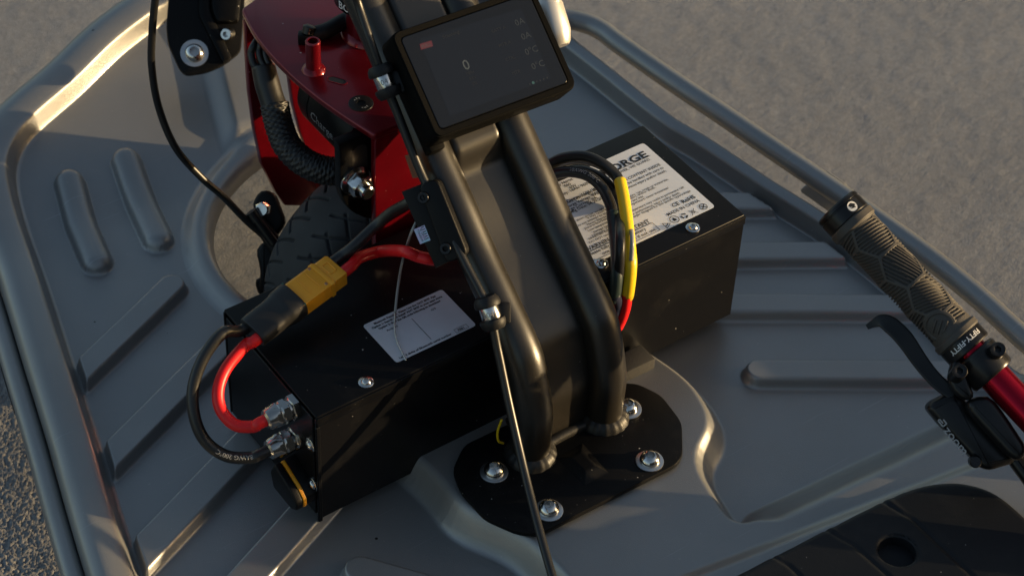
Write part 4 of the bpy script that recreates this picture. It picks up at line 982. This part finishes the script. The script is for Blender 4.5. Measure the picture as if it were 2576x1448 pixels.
mb = MB().prism(round_poly(ccw(fo_), .0050, 5), mp, W1, SD, Nf, *((-.012, 0) if sg > 0 else (0, .012)), .0014, 3)
fl = part('mount_flange', mb, M_PLASTIC, mod)
for px, py in ((1065, 497), (1121, 625)):
    part('cap_screw', ME_CAP, M_CHROME, mod, M=frame(onp(px, py, mp, N1) - N1 * .0012, N1))
fo_ = [moff(x, y) for x, y in ((1006, 484), (1060, 462), (1136, 656), (1092, 676))]
mb = MB().prism(ccw(fo_), mp, W1, SD, Nf, *((-.018, -.004) if sg > 0 else (.004, .018)), .0012, 2)
bx = part('module_body', mb, M_PLASTIC, mod)
mq = mp - N1 * .004
e = [onp(x, y, mq, N1) for x, y in ((1041, 577), (1068, 566), (1083, 604), (1057, 614))]
mb = MB(); mb.add([p + N1 * .00012 for p in e], [(3, 2, 1, 0)]); hl = part('holographic_sticker', mb, M_HOLO, mod, 0)
mb = MB(); tu_ = nrm(e[3] - e[0]); tv_ = nrm(e[1] - e[0])
for k, s in enumerate(('WARRANTY', 'VOID IF', '||||||')): put_text(mb, s, e[3] * .9 + e[0] * .1 + (e[1] - e[0]) * (.22 + .25 * k) + N1 * .0002, -tu_, tv_, .0020, .01, 'LEFT', lift=0, fit=.0085)
part('sticker_print', mb, M_INK, hl, 0)
mb = MB().prism([(-.004, -.0045), (.012, -.0045), (.012, .0045), (-.004, .0045)], atx(1045, 432, SX + .004), nrm([0, .6, .8]), nrm([-.2, .8, -.6]), nrm(np.cross(nrm([0, .6, .8]), nrm([-.2, .8, -.6]))), -.0006, .0006)
part('copper_tab', mb, M_COPPER, mod)
o_blk = q2 + A * .0 
cable('black_link_lead', [q2 - A * .008 + Wd * .0055, q2 + Wd * .0055 + A * .008, at(890, 620, .137), atx(945, 568, SX - .012), atx(985, 535, SX - .003), atx(1020, 515, SX + .002), atx(1040, 500, SX + .006)], RB_, M_CABLE, 'thick black lead from the switch module to the yellow connector', 'cable', 10)
cable('red_link_lead', [q2 - A * .008 - Wd * .0055, q2 - Wd * .0055 + A * .008, at(905, 648, .128), at(960, 632, .124), atx(1015, 632, SX - .014), atx(1052, 645, SX - .008), atx(1082, 652, SX - .002), atx(1100, 654, SX + .006)], RB_, M_REDCAB, 'thick red lead from the yellow connector to the switch module', 'cable', 10)
an = [atx(1047, 558, SX - .006), atx(1032, 592, SX - .012), at(1014, 650, .122), at(1002, 715, .113), at(994, 785, .106), at(993, 825, .1045), at(1000, 860, .1040), at(1021, 906, .1032)]
t = thing('antenna_wire', 'thin grey antenna wire drooping from the switch module onto the small sticker', 'wire', an[4])
mb = MB().tube(an[:5] , .00095, 8, 10); part('wire_jacket', mb, M_GREYWIRE, t, 179)
mb = MB().tube(an[4:], .0006, 8, 10); part('bare_tip', mb, M_CHROME, t, 179)

# battery output leads on the right of the mast
yF = -.0085
def out_lead(name, black, sleeve, smat, tail, tmat, label, r=.0041, cuts=None):
    t = thing(name, label, 'cable', sleeve[0]); 
    mb = MB().tube(black, r, 14, 10); part('insulation', mb, M_CABLE, t, 179)
    mb = MB().tube(sleeve, r * 1.08, 16, 10); s = part('shrink_sleeve', mb, smat, t, 179)
    mb = MB().tube(tail, r, 14, 8); part('lead_end', mb, tmat, t, 179)
    return t, s
a1 = [at(1380, 415, .120), at(1420, 397, .126), at(1472, 394, .130), at(1515, 412, .129), at(1548, 440, .124), at(1564, 470, .120)]
s1 = [aty(1560, 455, .0540), aty(1569, 500, .0390), aty(1577, 555, .0220), aty(1583, 610, .0080), aty(1586, 660, -.0030), aty(1583, 705, -.0075), aty(1577, 748, yF)]
t, s = out_lead('yellow_sleeved_lead', a1, s1, M_YELLOW, [aty(1577, 738, yF), aty(1572, 775, yF - .001), aty(1557, 815, yF), aty(1530, 850, yF)], M_REDCAB, 'black lead in a yellow heat shrink sleeve hanging over the battery front')
mb = MB().tube([aty(1585, 640, .0012), aty(1586, 665, -.0038), aty(1583, 705, -.0075), aty(1578, 742, yF)], .0047, 16, 6); part('overlap_sleeve', mb, M_YELLOW, s, 179)
a2 = [at(1385, 440, .116), at(1430, 432, .122), at(1478, 442, .124), at(1514, 472, .121), at(1536, 515, .116), at(1543, 545, .113)]
s2 = [aty(1541, 535, .0400), aty(1546, 580, .0270), aty(1551, 630, .0110), aty(1552, 680, -.0020), aty(1547, 735, yF + .001), aty(1540, 752, yF + .002)]
out_lead('green_sleeved_lead', a2, s2, M_GREEN, [aty(1545, 740, yF), aty(1552, 765, yF + .002), aty(1540, 800, yF + .002)], M_NAVY, 'black lead in a dark green heat shrink sleeve left of the yellow sleeve')
cable('spare_black_lead', [at(1390, 450, .110), at(1450, 428, .114), at(1500, 440, .115), at(1540, 475, .112), at(1556, 520, .108), aty(1560, 600, .006), aty(1556, 700, yF + .004), aty(1548, 770, yF + .004)], .0036, M_CABLE, 'black lead hidden behind the two sleeved leads over the sticker', 'cable')
cable('balance_lead', [at(1400, 420, .112), at(1460, 408, .116), at(1520, 428, .118), at(1565, 478, .116), at(1583, 540, .111), aty(1590, 600, .002), aty(1588, 655, yF + .003)], .0016, M_GREYWIRE, 'thin grey balance wire running behind the yellow sleeve', 'wire', n=8)
mb = MB(); vv, ff = text_me('10AWG 200\u00b0C', .0038, .0, 'LEFT')
# lettering follows the inner black lead
def along(path, r, s0, vv, ff, facing, mb, flip=1):
    P = spline(path, 12); S_ = np.concatenate([[0], np.cumsum(np.linalg.norm(np.diff(P, axis=0), axis=1))]); out = []
    for v in vv:
        s = s0 + flip * v[0]; c = np.array([np.interp(s, S_, P[:, k]) for k in range(3)]); c2_ = np.array([np.interp(s + .001, S_, P[:, k]) for k in range(3)])
        t = nrm(c2_ - c); n = nrm(facing - t * np.dot(facing, t)); b = np.cross(n, t); a = flip * (v[1] - .0015) / r
        out.append(c + (r + .00012) * (math.cos(a) * n + math.sin(a) * b))
    mb.add(out, ff)
along(a2, .0041, .016, vv, ff, nrm(TOCAM + Z3), mb)
single('wire_print', mb, M_GREYPRINT, 'grey size lettering on the black lead with the green sleeve', 'lettering', smooth=0)
mb = MB(); vv, ff = text_me('8AWG 200\u00b0C', .0045, .0, 'LEFT')
P_ = [q0 + Wd * .0062, aty(560, 838, .079), aty(512, 900, .074), aty(486, 975, .066), aty(490, 1050, .055), aty(518, 1110, .044), aty(570, 1146, .033), aty(630, 1150, .025), g1 + np.array([-.005, 0, 0])]
Sx = spline(P_, 12); SL = np.sum(np.linalg.norm(np.diff(Sx, axis=0), axis=1))
along(P_, RB_, SL - .006, vv, ff, nrm(TOCAM + np.array([0, 0, .2])), mb, -1)
single('wire_print', mb, M_GREYPRINT, 'grey size lettering on the black power lead near the lower gland', 'lettering', smooth=0)
# little yellow-red wire at the foot of the mast and dark pad behind the plate
cable('yellow_wire', [atx(1262, 1055, .128), atx(1252, 1085, .127), atx(1254, 1108, .128), atx(1266, 1114, .132)], .0009, M_YELLOW, 'thin yellow wire loop low on the left of the mast', 'wire', n=8)
pb = at(1597, 938, .012); mb = MB().box((pb[0] - .006, pb[1] + .004, .012), (nrm([1, -.02, 0]), Y3, Z3), (.020, .009, .012), .0015, 2)
single('foam_block', mb, M_CARBON, 'small dark block between battery front and base plate', 'block')

# ------------------------------------------------------------------ drift handlebar with grip
G0 = dep(2106, 522, 1.500); G1 = dep(2443, 884, 1.480); GA = nrm(G1 - G0); GLEN = np.linalg.norm(G1 - G0)
GX_ = nrm(TOCAM - GA * np.dot(TOCAM, GA)); GY_ = np.cross(GA, GX_)
def gpt(s, a, r): return G0 + GA * s + r * (math.cos(a) * GX_ + math.sin(a) * GY_)
hb = thing('drift_handlebar', 'red anodised handlebar with brown ribbed rubber grip on the right', 'handlebar', G0)
mb = MB().tube([G0 + GA * .004, G0 + GA * (GLEN + .35)], .0111, 32, 0); part('bar', mb, M_REDBAR, hb, 60)
NS, NA = 520, 300
s_ = np.linspace(.0125, GLEN - .0115, NS); a_ = np.linspace(0, 2 * np.pi, NA + 1); Sg, Ag = np.meshgrid(s_, a_, indexing='ij')
r0 = .0151; circ = 2 * np.pi * r0
# hexagon lattice on the unrolled surface
cw = circ / 4; ch = .0275
u_ = Ag * r0 + .004; v_ = Sg - .004
best = np.full(Sg.shape, 1e9); second = best.copy(); cid = np.zeros(Sg.shape, int)
for j in range(-1, 7):
    for i in range(4):
        cu, cv = i * cw, (j + .5 * (i % 2)) * ch
        du = ((u_ - cu + circ / 2) % circ - circ / 2) * 1.02; dv = (v_ - cv)
        d = du * du + dv * dv
        nb = d < best; second = np.where(nb, best, np.minimum(second, d)); cid = np.where(nb, j * 5 + i, cid); best = np.minimum(best, d)
edge = np.sqrt(second) - np.sqrt(best)
tilt = np.where(cid % 3 == 0, .35, np.where(cid % 3 == 1, -.15, .1)); ax = np.where(cid % 7 == 3, 1.0, .0)
ph = (v_ * np.where(ax > .5, .35, 1.0) + u_ * np.where(ax > .5, .94, tilt)) / .0024
str_ = .5 + .5 * np.cos(2 * np.pi * ph)
inside = sstep((edge - .0019) / .0008)
rg = r0 + .0007 * (1 - inside) + inside * (-.0010 + .0014 * sstep(str_ * 1.6 - .3))
# smooth logo disc near the inner end, flanges at both ends
lc_s = GLEN - .026; lc_a = .42; dl = np.hypot(Sg - lc_s, ((Ag - lc_a + np.pi) % (2 * np.pi) - np.pi) * r0)
k = sstep((.0125 - dl) / .0012); disc = r0 + .0002 + .0008 * sstep((.0013 - np.abs(dl - .0098)) / .0006) + .0006 * sstep((.0014 - np.abs(dl - .0118)) / .0006)
rel_s = Sg - lc_s; rel_u = ((Ag - lc_a + np.pi) % (2 * np.pi) - np.pi) * r0
bars = np.zeros(Sg.shape)
for o1, l1, l2 in ((-.0036, -.0055, .0045), (0, -.0050, .0050), (.0036, -.0045, .0055)):
    t1 = rel_s * .5 + rel_u * .866; t2 = -rel_s * .866 + rel_u * .5
    bars = np.maximum(bars, sstep((.0011 - np.abs(t2 - o1)) / .0006) * ((t1 > l1) & (t1 < l2)))
disc = disc + .0010 * bars
rg = rg * (1 - k) + disc * k
e0 = Sg - s_[0]; e1 = s_[-1] - Sg
rg = np.where(e0 < .008, r0 + .0006 + .0016 * sstep((.0075 - e0) / .002), rg); rg = np.where(e1 < .010, r0 + .0006 + .0017 * sstep((.0065 - e1) / .002), rg)
rg = rg - .0010 * sstep((.0012 - np.minimum(e0, e1)) / .0012)
V = G0 + Sg[..., None] * GA + rg[..., None] * (np.cos(Ag)[..., None] * GX_ + np.sin(Ag)[..., None] * GY_)
gr = part('grip_sleeve', np_mesh('grip_sleeve', V.reshape(-1, 3), grid_faces(NS, NA + 1)), M_GRIP, hb)
Mg = frame(G0, GA, GX_)
mb = MB().lathe([(.012, -.0015), (.0155, -.0012), (.0166, .0), (.0168, .0022), (.0162, .0025), (.0162, .0032), (.0168, .0036), (.0168, .0118), (.0160, .0128)], M=Mg, n=48); ec = part('end_clamp', mb, M_ALU, hb)
# white round emblem on the end clamp
mb = MB(); ea, es = -.55, .0074
ea = math.atan2(np.dot(dep(2133, 494, 1.48) - G0, GY_), np.dot(dep(2133, 494, 1.48) - G0, GX_)); ea = math.copysign(min(abs(ea), .95), ea)
out = [gpt(es + .0036 * math.cos(t), ea + .0036 * math.sin(t) / .0168, .01693) for t in np.linspace(0, 2 * np.pi, 20, endpoint=False)]
mb.add(out, [tuple(range(20))]); em = part('emblem', mb, M_PRINT, ec, 0)
mb = MB()
for o in (-.0012, 0, .0012): 
    q = [gpt(es + o + w0 - .3 * l0, ea + (l0) / .0168, .01703) for l0, w0 in ((-.0018, -.0003), (-.0018, .0003), (.0018, .0003), (.0018, -.0003))]
    mb.add(q, [(0, 1, 2, 3)])
part('emblem_mark', mb, M_INK, ec, 0)
mb = MB().lathe([(.0160, GLEN - .0118), (.0168, GLEN - .0112), (.0168, GLEN - .002), (.0160, GLEN - .001), (.012, GLEN - .001)], M=Mg, n=48); ic = part('lock_collar', mb, M_ALU, hb)
mb = MB(); vv, ff = text_me('FIFTY-FIFTY', .0050, .02, 'CENTER', 1.05); a0 = .02
mb.add([gpt(GLEN - .0092 + v[1], a0 + v[0] / .0168 * 1.0, .01695) for v in vv], ff); part('collar_lettering', mb, M_PRINT, ic, 0)

# brake lever assembly
lev = thing('brake_lever', 'black brake lever with master cylinder and zoom lettering clamped to the red bar', 'brake lever', dep(2430, 1000, 1.485))
c0 = G0 + GA * (GLEN + .0115)
mb = MB().lathe([(.0118, -.0105), (.0155, -.0100), (.0166, -.0085), (.0166, .0085), (.0155, .0105), (.0118, .0108)], M=frame(c0, GA, GX_), n=40); part('bar_clamp', mb, M_ALU, lev)
for px, py, ax in ((2412, 936, None), (2508, 882, None)):
    p = dep(px, py, 1.462); mb = MB().loft([ring(.0052, -.012), ring(.0052, .004), ring(.0047, .0046), ring(.0032, .0046), hexring(.0024, .0040, 28), hexring(.0023, .001, 28)])
    part('clamp_bolt', mb, M_ALU, lev, M=frame(p, nrm(TOCAM * .9 - RC[1] * .25)))
lump([(2398, 905), (2420, 905), (2436, 950), (2455, 1000), (2430, 1010), (2396, 985), (2385, 950)], 1.470, .010, .003, 'clamp_arm', M_ALU, lev)
lump([(2333, 1028), (2342, 1012), (2402, 982), (2416, 990), (2560, 1150), (2552, 1166), (2492, 1184), (2470, 1178), (2446, 1152), (2360, 1062)], 1.482, .018, .0045, 'master_cylinder', M_ALU, lev)
lump([(2430, 1010), (2490, 990), (2530, 1040), (2590, 1130), (2570, 1165), (2540, 1150), (2440, 1040)], 1.470, .014, .0045, 'reservoir_cap', M_ALU, lev)
lump([(2530, 1150), (2575, 1130), (2640, 1230), (2610, 1260)], 1.490, .012, .004, 'hose_outlet', M_ALU, lev)
mb = MB().lathe([(.0042, -.004), (.0042, .002), (.0034, .003)], M=frame(dep(2453, 1160, 1.481), TOCAM), n=18); part('bleed_screw', mb, M_ALU, lev)
mb = MB(); tu = nrm(dep(2428, 1128, 1.482) - dep(2372, 1058, 1.482)); tu = nrm(tu - TOCAM * np.dot(tu, TOCAM)); tv = np.cross(TOCAM, tu)
put_text(mb, 'zoom', dep(2372, 1082, 1.4818) , tu, tv, .0082, .012, 'LEFT', lift=.0004, fit=.0215)
pz = dep(2362, 1060, 1.4818); 
for aa, bb in (((-.001, 0), (.0042, 0)), ((.0042, 0), (.0042, .0032)), ((.0042, .0032), (.0006, .0032)), ((-.001, 0), (-.001, .0014)), ((-.001, .0014), (.0026, .0014))): bar(mb, pz + tu * aa[0] + tv * aa[1], pz + tu * bb[0] + tv * bb[1], .0010, tu, tv, .0004)
part('maker_lettering', mb, M_GREYPRINT, lev, 0)
bl = spline(dp_path([(2181, 822), (2196, 814), (2216, 807), (2240, 817), (2275, 851), (2312, 904), (2340, 940), (2368, 968), (2400, 992)], [1.498, 1.497, 1.495, 1.493, 1.49, 1.49, 1.488, 1.486, 1.484]), 8)
wd = np.interp(np.linspace(0, 1, len(bl)), np.linspace(0, 1, 9), [.0018, .0026, .0046, .0060, .0062, .0056, .0052, .0050, .0045]); T = np.gradient(bl, axis=0); T /= np.linalg.norm(T, axis=1)[:, None]
rings = []
for k in range(len(bl)):
    sd = nrm(np.cross(TOCAM, T[k])); nn_ = np.cross(T[k], sd)
    rings.append([bl[k] + sd * wd[k] * math.copysign(abs(math.cos(a)) ** .6, math.cos(a)) + nn_ * (.0034 * math.copysign(abs(math.sin(a)) ** .8, math.sin(a)) - (.0018 * (1 - abs(math.cos(a)) ** 2) if math.sin(a) > 0 else 0)) for a in np.linspace(0, 2 * np.pi, 24, endpoint=False)])
mb = MB().loft(rings); part('lever_blade', mb, M_ALU, lev, 60)

# ------------------------------------------------------------------ seat
SZ = .036
SO = [at(x, y, SZ)[:2] for x, y in [(1700, 1522), (1845, 1447), (2060, 1335), (2235, 1246), (2300, 1220), (2360, 1207), (2425, 1207), (2500, 1230), (2576, 1288), (2680, 1400), (2780, 1540)]]
SO = [tuple(p) for p in spline(SO, 6)]; SO = SO + [(SO[-1][0] - .02, SO[-1][1] - .12), (SO[0][0] - .05, SO[0][1] - .16)]
hx, hy = at(2258, 1381, SZ)[:2]; HR = .0128
gx = np.arange(min(p[0] for p in SO) - .01, max(p[0] for p in SO) + .012, .0013); gy = np.arange(-.40, max(p[1] for p in SO) + .012, .0013)
QX, QY = np.meshgrid(gx, gy, indexing='ij'); sd = poly_sd(QX, QY, SO)
zz = np.full(QX.shape, SZ); rnd = .0045
t = np.clip((sd + rnd) / rnd, 0, 1); zz -= rnd * (1 - np.sqrt(np.clip(1 - t * t, 0, 1)))
zz = np.where(sd > 0, SZ - rnd - .020 * np.clip(sd / .004, 0, 1), zz)
sl = [(at(2229, 1262, SZ), at(2300, 1306, SZ), at(2449, 1448, SZ)), (at(2085, 1334, SZ), at(2150, 1372, SZ), at(2235, 1448, SZ)), (at(1947, 1401, SZ), at(1985, 1424, SZ), at(2010, 1448, SZ))]
for i, (p, m_, q) in enumerate(sl):
    e = q + (q - m_) * 1.2
    d = np.minimum.reduce([seg_d(QX, QY, p[:2] + (p[:2] - m_[:2]) * .5, m_[:2]), seg_d(QX, QY, m_[:2], q[:2]), seg_d(QX, QY, q[:2], e[:2])])
    zz -= .0010 * sstep((.0024 - d) / .0018)
    # panels step down to the right of each seam
    nx = (QX - m_[0]) - (QY - m_[1]) * ((q[0] - m_[0]) / (q[1] - m_[1]))
    zz += .0008 * sstep(.5 - nx / .004)
zz -= .0008 * 1.5
rh = np.hypot(QX - hx, QY - hy); zz -= .0014 * sstep((HR + .0016 - rh) / .0016)
F = grid_faces(len(gx), len(gy)); kv = ((sd < .0045) & (rh > HR)).ravel(); F = F[kv[F].all(1)]; us_ = np.unique(F); rm = -np.ones(QX.size, int); rm[us_] = np.arange(len(us_))
seat = thing('seat', 'black moulded plastic seat with seams and a screw hole at bottom right', 'seat', (.28, -.3, .0145))
part('seat_shell', np_mesh('seat_shell', np.stack([QX, QY, zz], -1).reshape(-1, 3)[us_], rm[F]), M_SEAT, seat)
zc = float(zz[np.argmin(np.abs(gx - hx - HR - .004)), np.argmin(np.abs(gy - hy))])
mb = MB().loft([ring(HR + .0013, 0, 40), ring(HR, -.0010, 40), ring(HR - .0006, -.004, 40), ring(HR - .001, -.022, 40)], False, True); cp = part('screw_recess', mb, M_SEAT, seat, M=frame((hx, hy, zc - .0012), Z3))
part('seat_screw', ME_CAP, M_ALU, cp, M=frame((hx - .001, hy - .0025, zc - .0235), Z3) @ Matrix.Scale(1.5, 4))
mb = MB().prism([(p[0] * .97 + .008, p[1] - .004) for p in SO], (0, 0, 0), X3, Y3, Z3, .0120, SZ - .010, 0); part('seat_base', mb, M_SEAT, seat)
